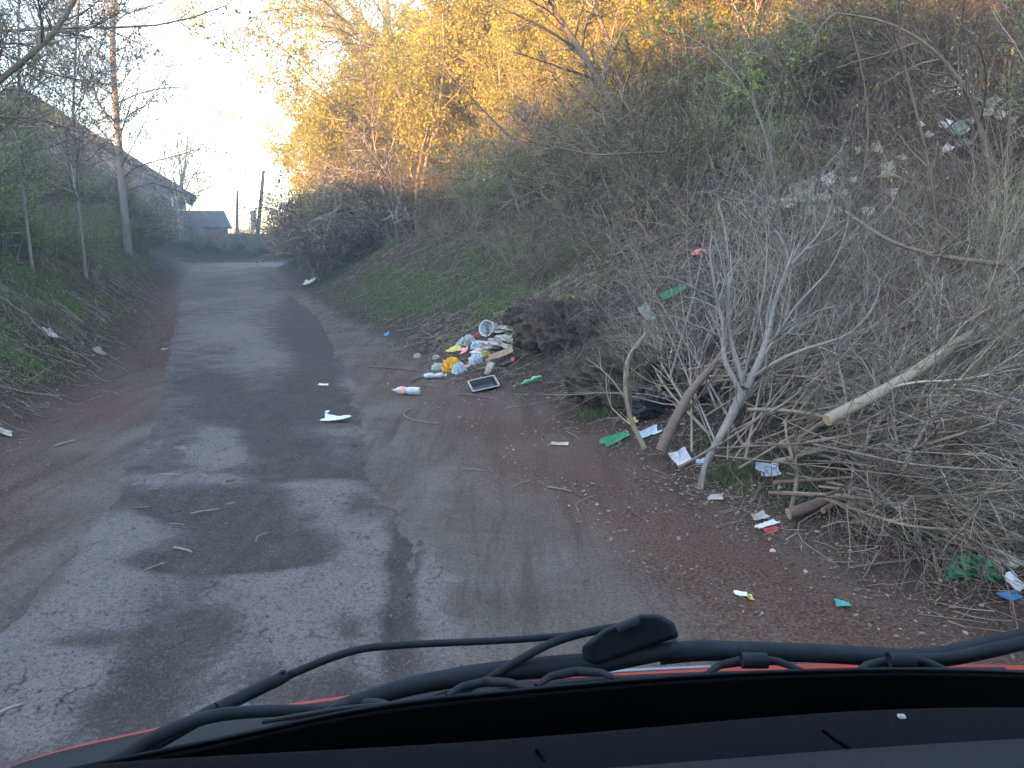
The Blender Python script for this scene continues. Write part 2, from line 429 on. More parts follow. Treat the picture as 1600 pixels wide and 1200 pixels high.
c = mixc(nt, ramp(nt, ev, (.1, .85), (.5, 0.0)), c, mixc(nt, n3, (.085, .066, .052), (.150, .122, .098)))
nt.links.new(c, b.inputs['Base Color']); b.inputs['Roughness'].default_value = .9; b.inputs['Specular IOR Level'].default_value = .12
bump(nt, b, math_(nt, 'ADD', math_(nt, 'ADD', n2, math_(nt, 'MULTIPLY', f, 1.6)), math_(nt, 'ADD', n3, n5)), .9, .014)
M['asphalt'] = m
me = mesh_np('road', np.stack([XX, YY, zz], -1).reshape(-1, 3), F, m, True)
attr(me, 'wear', fld.ravel()); attr(me, 'edge', smooth(0, .45, ed).ravel())
tag(link('road', me), kind='structure')

# ------------------------------------------------------------------ plants: growth
RMIN = [.0032]
def unit(v): return v / (np.linalg.norm(v, axis=-1, keepdims=True) + 1e-9)

def grow(O, D, L, R, n, wig, up, r_end=.3, g=None):
    "O, D (B,3); L, R (B,). -> P (B,n+1,3), rad (B,n+1)"
    g = g or rng
    B = len(O); P = np.zeros((B, n + 1, 3)); P[:, 0] = O; d = unit(D)
    bend = g.normal(0, wig * .6, (B, 3))
    for k in range(n):
        d = unit(d + g.normal(0, wig, (B, 3)) + bend + np.array([0, 0, up]))
        P[:, k + 1] = P[:, k] + d * (L / n)[:, None]
    t = np.linspace(0, 1, n + 1)
    return P, R[:, None] * (1 - (1 - r_end) * t)[None]

def sprout(P, Rr, k, ang, lo=.15, hi=1.0, lfac=(.35, .6), rfac=.5, lens=None, g=None, flat=0):
    "k children from each parent curve"
    g = g or rng
    B, n1, _ = P.shape; n = n1 - 1
    bi = np.repeat(np.arange(B), k); t = g.uniform(lo, hi, len(bi)) * n * .999
    i0 = t.astype(int); fr = (t - i0)[:, None]
    O = P[bi, i0] * (1 - fr) + P[bi, i0 + 1] * fr
    T = unit(P[bi, i0 + 1] - P[bi, i0])
    rv = g.normal(0, 1, T.shape); rv[:, 2] *= (1 - flat); side = unit(rv - (rv * T).sum(1, keepdims=True) * T)
    a = g.normal(ang, ang * .25, len(bi))[:, None]
    D = T * np.cos(a) + side * np.sin(a)
    Lp = np.linalg.norm(np.diff(P, axis=1), axis=2).sum(1)[bi] if lens is None else lens
    L = Lp * g.uniform(*lfac, len(bi)) * (1.15 - .5 * t / n)
    R = np.maximum(Rr[bi, i0] * rfac * g.uniform(.7, 1.1, len(bi)), RMIN[0])
    return O, D, L, R

def merge(parts):
    vs, fs, n = [], [], 0
    for V, F in parts: vs.append(V); fs.append(F + n); n += len(V)
    return np.concatenate(vs), np.concatenate(fs)

def leaf_quads(C, size, g=None, flutter=1.0):
    g = g or rng
    n = len(C); a = unit(g.normal(0, 1, (n, 3))); b = unit(np.cross(a, unit(g.normal(0, 1, (n, 3)))))
    s = size * g.uniform(.6, 1.3, (n, 1)); c = np.cross(a, b)
    V = np.stack([C, C + a * s * .5 + b * s * .32 + c * s * .08, C + a * s, C + a * s * .5 - b * s * .32 + c * s * .08], 1).reshape(-1, 3)
    return V, np.arange(4 * n).reshape(n, 4)

def along(P, k, lo=.3, g=None, jit=.03):
    g = g or rng
    B, n1, _ = P.shape; bi = g.integers(0, B, k); t = g.uniform(lo, 1, k) * (n1 - 1) * .999
    i0 = t.astype(int); fr = (t - i0)[:, None]
    return P[bi, i0] * (1 - fr) + P[bi, i0 + 1] * fr + g.normal(0, jit, (k, 3))

def plant(trunks, levels, leaves=None, seed=0, sides0=6):
    """trunks: (P,R) ; levels: list of dict(k, ang, lfac, rfac, n, wig, up); leaves (count, size, jitter)
    -> trunk V,F ; twig V,F ; leaf V,F"""
    g = np.random.default_rng(seed)
    P, R = trunks; tr = tubes(P, R, sides0)
    tw = []; cur = (P, R); allc = []
    for li, s in enumerate(levels):
        O, D, L, Rr = sprout(cur[0], cur[1], s['k'], s.get('ang', .7), s.get('lo', .2), 1.0, s.get('lfac', (.35, .65)), s.get('rfac', .55), g=g, flat=s.get('flat', 0))
        cur = grow(O, D, L, Rr, s.get('n', 4), s.get('wig', .18), s.get('up', .05), s.get('re', .35), g=g)
        tw.append(tubes(cur[0], cur[1], 4 if li == 0 and len(levels) > 1 else 3)); allc.append(cur[0])
    lv = None
    if leaves:
        last = allc[-1]
        lv = leaf_quads(along(last, leaves[0], .25, g, leaves[2] if len(leaves) > 2 else .02), leaves[1], g)
    return tr, merge(tw), lv

def plant_meshes(name, data, mb, ml):
    tr, tw, lv = data
    r = [('trunk', mesh_np(name + ' trunk', *tr, mb, True)), ('twigs', mesh_np(name + ' twigs', *tw, mb, True))]
    if lv: r.append(('leaves', mesh_np(name + ' leaves', *lv, ml)))
    return r

def plant_obj(name, meshes, loc, rz=0, s=1.0, label=None, cat=None, group=None, tilt=(0, 0)):
    o = bpy.data.objects.new(name, None); COL.objects.link(o); o.empty_display_size = .2
    o.location = loc; o.rotation_euler = (tilt[0], tilt[1], rz); o.scale = (s, s, s) if np.isscalar(s) else s
    tag(o, label, cat, group)
    for nm, me in meshes:
        c = link(nm, me, o)
        if nm in ('twigs', 'leaves'): c['kind'] = 'stuff'
    return o

def stems(ns, h, r, spread, seed, wig=.07, up=.04, n=7, base=.08):
    g = np.random.default_rng(seed)
    a = g.uniform(0, 2 * np.pi, ns); O = np.stack([np.cos(a) * base, np.sin(a) * base, np.full(ns, -.15)], 1) * g.uniform(.2, 1, (ns, 1)); O[:, 2] = -.15
    D = np.stack([np.cos(a) * spread, np.sin(a) * spread, np.ones(ns)], 1) + g.normal(0, .12, (ns, 3))
    return grow(O, D, h * g.uniform(.6, 1.1, ns), r * g.uniform(.6, 1.1, ns), n, wig, up, .25, g)

def stuff(name, VF, mat, label, cat, sm=False):
    return tag(link(name, mesh_np(name, *VF, mat, sm)), label, cat, kind='stuff')

PRO = {}
# thicket shrubs, about 2.5 m tall
for q in range(3):
    PRO['bare', q] = plant_meshes('bare shrub', plant(stems(9, 2.4, .014, .55, 100 + q), [dict(k=9, ang=.7, lfac=(.3, .55), up=.04, wig=.14, n=4), dict(k=7, ang=.75, lfac=(.3, .6), n=3, wig=.2, up=.02)], (500, .028, .01), 110 + q), M['bark_brown'], M['leaf_dull'])
    PRO['budding', q] = plant_meshes('budding shrub', plant(stems(8, 2.5, .014, .45, 120 + q), [dict(k=8, ang=.65, lfac=(.3, .55), up=.06, wig=.14, n=4), dict(k=6, ang=.75, lfac=(.3, .6), n=3, wig=.2, up=.03)], (2200, .042, .02), 130 + q), M['bark_grey'], M['leaf_green'])
    PRO['golden', q] = plant_meshes('golden tree', plant(stems(3, 6.5, .055, .16, 140 + q, .06, .03, 10), [dict(k=15, ang=.65, lfac=(.25, .5), up=.06, wig=.12, n=6, rfac=.4), dict(k=7, ang=.7, lfac=(.3, .55), n=4, wig=.18, up=.02), dict(k=4, ang=.7, lfac=(.35, .6), n=3, wig=.2, up=0)], (13000, .07, .08), 150 + q), M['bark_tan'], M['leaf_yellow'])
for q in range(3):
    RMIN[0] = .007
    PRO['mid', q] = plant_meshes('thicket shrub', plant(stems(13, 2.5, .015, .6, 200 + q), [dict(k=9, ang=.75, lfac=(.3, .6), up=.03, wig=.16, n=4), dict(k=6, ang=.8, lfac=(.3, .65), n=3, wig=.22, up=.01)], (900, .04, .03), 210 + q), M['bark_brown'], M['leaf_green'])
    PRO['midgreen', q] = plant_meshes('green thicket shrub', plant(stems(11, 2.5, .015, .5, 220 + q), [dict(k=8, ang=.75, lfac=(.3, .6), up=.05, wig=.16, n=4), dict(k=6, ang=.8, lfac=(.3, .65), n=3, wig=.22, up=.02)], (4500, .05, .06), 230 + q), M['bark_grey'], M['leaf_green'])
    RMIN[0] = .012
    PRO['far', q] = plant_meshes('far shrub', plant(stems(14, 2.5, .02, .7, 240 + q), [dict(k=9, ang=.8, lfac=(.35, .65), up=.03, wig=.16, n=4), dict(k=6, ang=.8, lfac=(.35, .65), n=3, wig=.22, up=.01)], (2600, .075, .06), 250 + q), M['bark_grey'], M['leaf_dull'])
    RMIN[0] = .0032
for q in range(2):
    PRO['tall_bare', q] = plant_meshes('bare tree', plant(stems(2, 6.5, .05, .14, 160 + q, .06, .03, 10), [dict(k=16, ang=.7, lfac=(.25, .5), up=.05, wig=.13, n=6, rfac=.42), dict(k=7, ang=.7, lfac=(.3, .55), n=4, wig=.18, up=0), dict(k=4, ang=.7, lfac=(.35, .6), n=3, wig=.2, up=0)], (900, .03, .01), 170 + q), M['bark_grey'], M['leaf_dull'])
    PRO['stalks', q] = plant_meshes('dry stalks', plant(stems(45, 1.0, .0035, .6, 180 + q, .10, -.02, 5, .35), [dict(k=3, ang=.7, lfac=(.2, .45), up=0, wig=.2, n=2)], None, 190 + q, 3), M['stalk'], None)

def scatter(kind, nq, n, region, names, s=(.8, 1.2), lean=.1):
    "region() -> x, y candidates one by one"
    for k in range(n):
        x, y = region()
        sc = rnd.uniform(*s)
        plant_obj(names[0], PRO[kind, rnd.randrange(nq)], (x, y, H1(x, y)), rnd.uniform(0, 6.28), sc, names[1], names[2], names[3], (rnd.gauss(0, lean), rnd.gauss(0, lean)))

def on_right(y0, y1, s0, s1):
    def f():
        y = rnd.uniform(y0, y1); s = rnd.uniform(s0, s1); return float(fR(y)) + s * 1.1, y
    return f
def on_left(y0, y1, s0, s1):
    def f():
        y = rnd.uniform(y0, y1); s = rnd.uniform(s0, s1); return float(fL(y)) - s * 1.1, y
    return f

# right bank thicket, near to far
scatter('bare', 3, 36, on_right(4, 16, 4.8, 8.5), ('shrub', 'leafless brown shrub in the tangle along the top of the right bank', 'shrub', 'leafless shrubs on the right bank top'), (.75, 1.2), .3)
scatter('mid', 3, 40, on_right(11, 28, 3.1, 8), ('shrub', 'leafless brown shrub in the thicket halfway up the right bank', 'shrub', 'leafless shrubs halfway up the right bank'), (.65, 1.2))
scatter('midgreen', 3, 20, on_right(11, 34, 3.0, 7.5), ('shrub', 'green budding shrub in the thicket halfway up the right bank', 'shrub', 'budding shrubs halfway up the right bank'), (.55, 1.0))
scatter('budding', 3, 6, on_right(6, 15, 4.2, 7), ('shrub', 'green budding shrub near the top of the right bank', 'shrub', 'budding shrubs near the top of the right bank'), (.7, 1.0))
scatter('far', 3, 30, on_right(26, 44, .7, 5), ('shrub', 'grey leafless shrub overhanging the far bend on the right', 'shrub', 'grey shrubs by the far bend on the right'), (.8, 1.35))
scatter('midgreen', 3, 10, on_right(26, 45, 1.5, 6), ('shrub', 'budding shrub overhanging the far bend on the right', 'shrub', 'budding shrubs by the far bend on the right'), (.8, 1.3))
scatter('golden', 3, 85, on_right(13, 38, 5.5, 15), ('tree', 'sunlit tree with young golden leaves on the right ridge', 'tree', 'golden leaved trees on the right ridge'), (.85, 1.25), .06)
scatter('golden', 3, 30, on_right(26, 43, 2.6, 8), ('tree', 'golden leaved tree at the left end of the canopy beside the sky', 'tree', 'golden trees beside the sky'), (1.15, 1.6), .08)
scatter('golden', 3, 60, on_right(18, 34, 13, 32), ('tree', 'sunlit golden tree glimpsed behind the brown tangle at upper right', 'tree', 'golden trees behind the brown tangle'), (1.1, 1.6), .06)
scatter('tall_bare', 2, 22, on_right(8, 38, 7, 15), ('tree', 'tall leafless tree standing among the golden trees', 'tree', 'leafless trees among the golden trees'), (.8, 1.2), .08)
# left bank
scatter('midgreen', 3, 44, on_left(8, 32, 1.9, 8), ('shrub', 'green budding shrub on the upper part of the left bank', 'shrub', 'budding shrubs on the left bank'), (.5, .9))
scatter('mid', 3, 40, on_left(8, 34, 2.2, 8), ('shrub', 'leafless shrub on the upper part of the left bank', 'shrub', 'leafless shrubs on the left bank'), (.5, .9))
scatter('far', 3, 30, on_left(28, 50, 1.3, 7), ('shrub', 'grey leafless shrub on the left bank near the bend', 'shrub', 'grey shrubs on the left bank near the bend'), (.65, 1.05))
scatter('tall_bare', 2, 12, on_left(14, 34, 5, 12), ('tree', 'thin leafless tree rising from the left bank against the sky', 'tree', 'thin leafless trees on the left bank'), (.7, 1.05), .12)
for k, (x, y) in enumerate([(-20.5, 54), (-18.2, 54.6), (-16, 55.4), (-13, 56.5), (-22.5, 53.5), (-25, 52), (-10, 58), (-14.5, 56.2), (-19.4, 55), (-17, 56), (-21.8, 52.6), (-20.2, 53), (-18.5, 53.6), (-24, 53.5), (-16.9, 54.4), (-23.4, 52)]):
    plant_obj('shrub', PRO['far', k % 3], (x, y, H1(x, y)), k, .42 + .12 * (k % 3), 'low grey shrub along the far bank beyond the bend', 'shrub', 'low shrubs along the far bank')

def undergrowth(n, y0, y1, side, s0, s1, hgt, mat, label, seed, power=1.4):
    "a mass of thin stems nobody could count"
    g = np.random.default_rng(seed); t = g.uniform(0, 1, n)
    y = (y0 ** (1 - power) + t * (y1 ** (1 - power) - y0 ** (1 - power))) ** (1 / (1 - power)); q = g.uniform(s0, s1, n)
    x = fR(y) + q / _cos(fR, y) if side == 'R' else fL(y) - q / _cos(fL, y)
    keep = vnoise(x * .7, y * .7, seed) > -.25; x = x[keep]; y = y[keep]; n = len(x)
    k = .8 + y * .11                                    # coarser stems where they are far away
    O = np.stack([x, y, H(x, y) - .03], -1); D = g.normal(0, .6, (n, 3)); D[:, 2] = np.abs(D[:, 2]) + .5
    P, Rr = grow(O, D, hgt * g.uniform(.4, 1.2, n), .0034 * k, 5, .14, -.01, .3, g)
    parts = [tubes(P, Rr, 3)]
    for kk in (4, 3):
        kr = np.repeat(k, kk); O, D, L, R_ = sprout(P, Rr, kk, .75, .15, 1, (.3, .65), .5, g=g)
        k = kr; P, Rr = grow(O, D, L, np.maximum(.0013 * k, .0), 3 if kk == 4 else 2, .22, -.01, .5, g); parts.append(tubes(P, Rr, 3))
    stuff('undergrowth', merge(parts), mat, label, 'undergrowth')
undergrowth(2600, 7, 44, 'R', 2.6, 8.5, 1.1, M['bark_brown'], 'brown leafless undergrowth tangled over the right bank', 31)
undergrowth(1300, 3.5, 15, 'R', 5, 10, 1.1, M['bark_brown'], 'brown tangle of stems under the upper right shrubs', 32)
undergrowth(1500, 7, 48, 'L', 1.6, 7, 1.0, M['bark_grey'], 'grey leafless undergrowth on the left bank', 33)

for k, (px, py, sc) in enumerate([(1000, 335, .45), (1075, 325, .4), (1110, 270, .55), (940, 300, .5), (1020, 290, .55), (740, 360, .45), (800, 420, .3), (1190, 330, .45), (690, 380, .35), (880, 330, .4), (1150, 215, .6), (1560, 480, .3)]):
    plant_obj('shrub', PRO['budding', k % 3], hit(px, py), k, sc, 'small fresh green shrub growing on the open part of the right slope', 'shrub', 'small fresh green shrubs on the right slope')
# single trees that the photograph picks out
def curve_pts(pts, n):
    pts = np.asarray(pts, float); d = np.concatenate([[0], np.cumsum(np.linalg.norm(np.diff(pts, axis=0), axis=1))]); d /= d[-1]
    t = np.linspace(0, 1, n)
    Q = np.stack([np.interp(t, d, pts[:, k]) for k in range(3)], 1)
    for _ in range(2): Q[1:-1] = .25 * Q[:-2] + .5 * Q[1:-1] + .25 * Q[2:]
    return Q

def single(name, px, r0, r1, levels, leaves, mb, ml, label, cat, seed, ground=True, n=14, rmin=None):
    RMIN[0] = rmin if rmin else .00028 * px[0][2] + .0004
    "px: [(x, y, dist)] seen points from base to tip; ground: take the base down to the soil"
    if ground:
        hb = hit(px[0][0], px[0][1])
        if hb[1] < 60: kk = hb[1] / px[0][2]; px = [(a_, b_, d_ * kk) for a_, b_, d_ in px]; RMIN[0] *= max(1, kk)
    pts = [at(*p) for p in px]
    if ground:
        b0 = pts[0].copy(); z = H1(b0[0], b0[1])
        if b0[2] > z: pts = [np.array([b0[0], b0[1], z - .1])] + pts
        else: pts[0][2] = z - .1
    Q = curve_pts(pts, n); base = Q[0].copy(); Q = Q - base
    R = np.linspace(r0, r1, n)
    data = plant((Q[None], R[None]), levels, leaves, seed, 8)
    return plant_obj(name, plant_meshes(name, data, mb, ml), base, 0, 1, label, cat)

BR = lambda k0, k1, k2: [dict(k=k0, ang=.8, lfac=(.22, .45), n=7, wig=.12, up=.04, rfac=.42, lo=.25), dict(k=k1, ang=.7, lfac=(.25, .5), n=4, wig=.16, up=.03), dict(k=k2, ang=.7, lfac=(.3, .6), n=3, wig=.2, up=0)]
single('tree', [(188, 262, 27), (183, 200, 27), (178, 120, 27), (172, 70, 27), (180, 0, 27), (186, -120, 27)], .15, .07, [dict(k=60, ang=.9, lfac=(.18, .42), n=7, wig=.15, up=.03, rfac=.25, lo=.2), dict(k=10, ang=.75, lfac=(.25, .5), n=4, wig=.18, up=.03), dict(k=5, ang=.7, lfac=(.3, .6), n=3, wig=.2, up=0)], (2600, .07, .02), M['bark_grey'], M['leaf_dull'], 'straight grey tree rising from the left bank with a sunlit patch on its trunk', 'tree', 301)
single('tree', [(-260, 330, 8.5), (-120, 220, 8.6), (0, 125, 8.7), (60, 78, 8.8), (110, 30, 9), (140, -60, 9)], .06, .018, BR(30, 10, 5), (1800, .03, .02), M['bark_brown'], M['leaf_dull'], 'dark slanting branchy tree leaning in from the top left corner', 'tree', 302)
single('tree', [(-320, 200, 11), (-100, 60, 11), (80, 40, 11), (200, 45, 11), (290, 42, 11), (355, 8, 11)], .04, .008, [dict(k=26, ang=.6, lfac=(.15, .32), n=5, wig=.14, up=.06, rfac=.5, lo=.3), dict(k=7, ang=.7, lfac=(.25, .5), n=3, wig=.2, up=.1)], (700, .055, .015), M['bark_brown'], M['leaf_dull'], 'long thin budding limb reaching across the sky at upper left', 'tree', 303)
single('tree', [(120, 300, 15), (112, 180, 15), (118, 100, 15), (122, 0, 15), (130, -90, 15)], .035, .012, BR(60, 12, 6), (3000, .04, .02), M['bark_grey'], M['leaf_dull'], 'thin grey sapling left of the straight grey tree', 'tree', 304)
single('tree', [(28, 240, 12), (30, 120, 12), (28, 0, 12), (34, -80, 12)], .03, .012, BR(60, 12, 6), (2400, .035, .02), M['bark_grey'], M['leaf_dull'], 'thin upright sapling at the left edge of the view', 'tree', 305)
single('tree', [(275, 322, 54), (280, 300, 54), (286, 280, 54), (290, 250, 54), (294, 212, 54)], .16, .03, [dict(k=44, ang=1.0, lfac=(.6, 1.2), n=8, wig=.2, up=.0, rfac=.4, lo=.15), dict(k=8, ang=.8, lfac=(.25, .5), n=4, wig=.22, up=0), dict(k=4, ang=.8, lfac=(.3, .6), n=3, wig=.2, up=0)], (800, .06, .05), M['bark_grey'], M['leaf_dull'], 'small round crooked tree beside the barn eave on the left', 'tree', 306)
for k, (px, py, sc) in enumerate([(205, 392, .5), (190, 372, .45), (135, 425, .42), (120, 400, .45), (55, 418, .4), (30, 400, .45), (165, 395, .45), (235, 385, .4), (85, 400, .45), (258, 372, .4), (5, 395, .4), (150, 375, .5)]):
    plant_obj('shrub', PRO['midgreen', k % 3], hit(px, py), k, sc, 'low green shrub at the foot of the thin trees on the left bank', 'shrub', 'low shrubs under the thin left trees')
# right
single('tree', [(985, 212, 14), (960, 165, 14), (930, 115, 14), (895, 60, 14), (850, -5, 14), (800, -90, 14)], .085, .04, BR(18, 8, 4), (1800, .05, .04), M['bark_brown'], M['leaf_yellow'], 'dark trunk leaning left on the right bank below the golden canopy', 'tree', 310)
single('tree', [(1010, 200, 15), (975, 130, 15), (950, 60, 15), (925, 0, 15), (905, -80, 15)], .06, .03, BR(16, 8, 4), (1800, .05, .04), M['bark_tan'], M['leaf_yellow'], 'slender tan trunk just right of the dark leaning trunk', 'tree', 311)
single('tree', [(1130, 215, 18), (1128, 120, 18), (1127, 0, 18), (1130, -120, 18)], .10, .06, BR(14, 8, 4), (2500, .05, .05), M['bark_tan'], M['leaf_yellow'], 'straight orange lit trunk above the middle of the right bank', 'tree', 312)
single('tree', [(1050, 190, 20), (1042, 90, 20), (1040, 0, 20), (1042, -120, 20)], .06, .04, BR(14, 8, 4), (2500, .05, .05), M['bark_tan'], M['leaf_yellow'], 'thin sunlit trunk left of the straight orange lit trunk', 'tree', 313)
single('sapling', [(1222, 335, 9.5), (1205, 240, 9.3), (1180, 160, 9.2), (1140, 100, 9.1), (1090, 62, 9), (1040, 40, 9)], .02, .006, [dict(k=12, ang=.6, lfac=(.2, .4), n=5, wig=.12, up=.04, lo=.3), dict(k=6, ang=.7, lfac=(.3, .6), n=3, wig=.18, up=.02)], (700, .045, .02), M['bark_grey'], M['leaf_green'], 'green budding sapling arching left above the cut branches', 'sapling', 314)
single('sapling', [(1475, 520, 5.4), (1468, 420, 5.4), (1460, 300, 5.4), (1440, 200, 5.4), (1412, 110, 5.5), (1400, 0, 5.5)], .013, .006, [dict(k=9, ang=.55, lfac=(.15, .35), n=5, wig=.12, up=.06, lo=.3), dict(k=4, ang=.7, lfac=(.3, .6), n=3, wig=.18, up=.02)], (100, .03, .01), M['bark_red'], M['leaf_green'], 'thin reddish sapling standing in the cut branches at right', 'sapling', 315)
single('sapling', [(1345, 300, 8), (1360, 200, 8), (1350, 120, 8), (1330, 40, 8), (1300, -40, 8)], .018, .006, [dict(k=14, ang=.7, lfac=(.2, .45), n=5, wig=.16, up=.02, lo=.2), dict(k=7, ang=.7, lfac=(.3, .6), n=3, wig=.2, up=0)], (60, .03, .01), M['bark_brown'], M['leaf_green'], 'brown leafless sapling standing over the rag heap', 'sapling', 316)
single('sapling', [(1560, 300, 7), (1530, 180, 7), (1480, 90, 7), (1390, 30, 7), (1300, 20, 7)], .03, .008, [dict(k=16, ang=.7, lfac=(.2, .45), n=5, wig=.16, up=.02, lo=.2), dict(k=7, ang=.7, lfac=(.3, .6), n=3, wig=.2, up=0)], (60, .03, .01), M['bark_brown'], M['leaf_green'], 'dark brown stem arching over from the right edge', 'sapling', 317)
single('tree', [(905, 300, 12), (760, 180, 12), (700, 110, 12), (640, 40, 12)], .03, .01, [dict(k=14, ang=.6, lfac=(.2, .4), n=6, wig=.12, up=.05, lo=.2), dict(k=6, ang=.7, lfac=(.3, .6), n=3, wig=.18, up=.02)], (500, .045, .02), M['bark_brown'], M['leaf_green'], 'thin dark stem slanting left in front of the golden canopy', 'tree', 318)
single('tree', [(690, 330, 16), (640, 270, 16), (600, 210, 16), (572, 130, 16), (560, 50, 16)], .05, .014, [dict(k=14, ang=.6, lfac=(.2, .4), n=6, wig=.12, up=.03, lo=.15), dict(k=6, ang=.7, lfac=(.3, .6), n=3, wig=.18, up=.02)], (300, .045, .02), M['bark_brown'], M['leaf_yellow'], 'crooked dark stem at the left edge of the golden trees', 'tree', 319)
# big tree whose drooping twigs hang into the sky
single('tree', [(618, 215, 36), (610, 120, 36), (604, 40, 36), (600, -60, 36), (596, -200, 36)], .24, .16, BR(16, 9, 5), (3500, .06, .06), M['bark_tan'], M['leaf_yellow'], 'large old tree behind the golden canopy nearest the sky', 'tree', 320)
single('tree', [(650, 230, 30), (628, 150, 30), (600, 85, 30), (560, 40, 30), (505, 12, 30), (450, 5, 30), (405, 20, 30)], .10, .025, [dict(k=20, ang=.7, lfac=(.2, .4), n=7, wig=.16, up=-.10, lo=.3), dict(k=9, ang=.7, lfac=(.3, .6), n=5, wig=.2, up=-.08), dict(k=5, ang=.7, lfac=(.3, .6), n=3, wig=.2, up=-.1)], (800, .04, .02), M['bark_brown'], M['leaf_dull'], 'tree with a bare limb and drooping twigs hanging left into the sky', 'tree', 321)
single('fallen_branch', [(1040, 238, 11.5), (980, 240, 11.5), (930, 243, 11.5), (880, 232, 11.5), (845, 225, 11.5)], .02, .008, [dict(k=6, ang=.6, lfac=(.2, .35), n=4, wig=.16, up=.02)], None, M['bark_brown'], None, 'long dark branch lying sideways across the upper bank', 'branch', 322, False)

# ------------------------------------------------------------------ barn, house, poles in the distance
def slab(name, pts, th, mat, parent):
    "a flat board through 4 corner points with thickness th"
    p = [Vector(q) for q in pts]; n = (p[1] - p[0]).cross(p[3] - p[0]).normalized() * th
    V = [tuple(q) for q in p] + [tuple(q + n) for q in p]
    me = bpy.data.meshes.new(name); me.from_pydata(V, [], [(0,3,2,1),(4,5,6,7),(0,1,5,4),(1,2,6,5),(2,3,7,6),(3,0,4,7)]); me.materials.append(mat); me.update()
    return link(name, me, parent)
M['roof_dark'] = simple('old slate roof', (.045, .05, .05), .85, .25, 3)
M['barn_wall'] = simple('grey green barn wall', (.075, .085, .078), .9, .25, 2)
M['white_wall'] = simple('white wall', (.62, .62, .60), .85, .1, 3)
def house(name, label, cat, E, Rg, depth, wallz, wm, overhang=.5):
    """gable end facing the lane. E: right eave point, Rg: ridge point (front), depth vector away"""
    o = bpy.data.objects.new(name, None); COL.objects.link(o); base = Vector((Rg[0], Rg[1], wallz)); o.location = base; tag(o, label, cat)
    E = Vector(E) - base; Rg = Vector(Rg) - base; D = Vector(depth)
    L = Vector((2 * Rg.x - E.x, 2 * Rg.y - E.y, E.z))
    f = -D.normalized() * overhang
    slab('roof', [E + f, E + D, Rg + D, Rg + f], .18, M['roof_dark'], o)
    slab('roof', [Rg + f, Rg + D, L + D, L + f], .18, M['roof_dark'], o)
    e2 = E + (L - E) * .05 - Vector((0, 0, .12)); l2 = L + (E - L) * .05 - Vector((0, 0, .12)); r2 = Rg - Vector((0, 0, .15))
    V = []
    for k in (0, 1):
        for q in (Vector((e2.x, e2.y, 0)), e2, r2, l2, Vector((l2.x, l2.y, 0))): V.append(tuple(q + D * k * .98))
    me = bpy.data.meshes.new('wall'); me.from_pydata(V, [], [(0,1,2,3,4),(9,8,7,6,5),(0,5,6,1),(3,8,9,4)]); me.materials.append(wm); me.update(); link('wall', me, o)
    slab('fascia', [E + f * 1.04 - Vector((0,0,.22)), E + f * 1.04, Rg + f * 1.04, Rg + f * 1.04 - Vector((0,0,.22))], .05, M['roof_dark'], o)
    ax = (L - E).normalized()
    for t in ((.035,) if cat == 'barn' else ()):
        c = E + (L - E) * t + f * .12; c.z = E.z - .9
        w = slab('window', [c, c + ax * 1.1, c + ax * 1.1 + Vector((0,0,1.0)), c + Vector((0,0,1.0))], -.06, M['white_wall'], o)
        slab('pane', [c + ax * .1 + Vector((0,0,.1)) + f * .02, c + ax * 1.0 + Vector((0,0,.1)) + f * .02, c + ax * 1.0 + Vector((0,0,.9)) + f * .02, c + ax * .1 + Vector((0,0,.9)) + f * .02], -.08, M['black_plastic'], w)
    return o
E = at(306, 311, 60); Rg = at(28, 138, 52)
house('barn', 'long dark roofed barn with white eave end above the left bank', 'barn', E, Rg, (-7, 16, 0), 1.0, M['barn_wall'])
E = at(357, 355, 74); Rg = at(345, 329, 77)
house('house', 'small low house with a grey roof between the barn and the poles', 'house', E, Rg, (-4.5, -1.2, 0), .5, M['barn_wall'], .3)

def pole(px, r, label, box=False, arm=True):
    a, b_ = at(*px[0]), at(*px[1]); z = H1(a[0], a[1])
    if a[2] > z: a = a + (a - b_) * ((a[2] - z) / (b_[2] - a[2] + 1e-6)); 
    o = bpy.data.objects.new('utility_pole', None); COL.objects.link(o); o.location = a; tag(o, label, 'utility pole')
    mb = MB(); mb.tube([[0, 0, -.4], list(b_ - a)], [r * 1.15, r * .8], 10); link('pole', mb.mesh('pole', M['wood_pole'], True), o)
    if arm:
        c = (b_ - a) * .96; mb = MB(); mb.box((c[0] - .5, c[1] - .05, c[2] - .05), (c[0] + .5, c[1] + .05, c[2] + .05)); link('crossarm', mb.mesh('crossarm', M['wood_pole']), o)
        for s in (-.4, .4):
            mb = MB(); mb.tube([[c[0] + s, c[1], c[2] + .05], [c[0] + s, c[1], c[2] + .22]], [.04, .05], 6); link('insulator', mb.mesh('insulator', M['white_wall']), o)
    if box:
        c = (b_ - a) * .12; mb = MB(); mb.box((c[0] - .42, c[1] - .2, c[2] + .0), (c[0] - .05, c[1] + .2, c[2] + 1.5)); link('box', mb.mesh('box', M['grey_card']), o)
    return o
pole([(401, 372, 60), (412, 266, 60)], .15, 'tall leaning wooden pole with a grey box near its foot', True, False)
pole([(370, 358, 72), (371, 298, 72)], .14, 'shorter upright wooden pole left of the tall leaning pole', False, False)
pole([(450, 385, 110), (451, 355, 110)], .16, 'smallest distant pole just left of the right hand shrubs', False, True)
o = bpy.data.objects.new('chimney', None); COL.objects.link(o); p = at(436, 384, 90); o.location = p; tag(o, 'small distant chimney stack on the skyline beyond the bend', 'chimney')
mb = MB(); mb.box((-.35, -.35, -2), (.35, .35, .75)); link('stack', mb.mesh('stack', M['cardboard']), o)
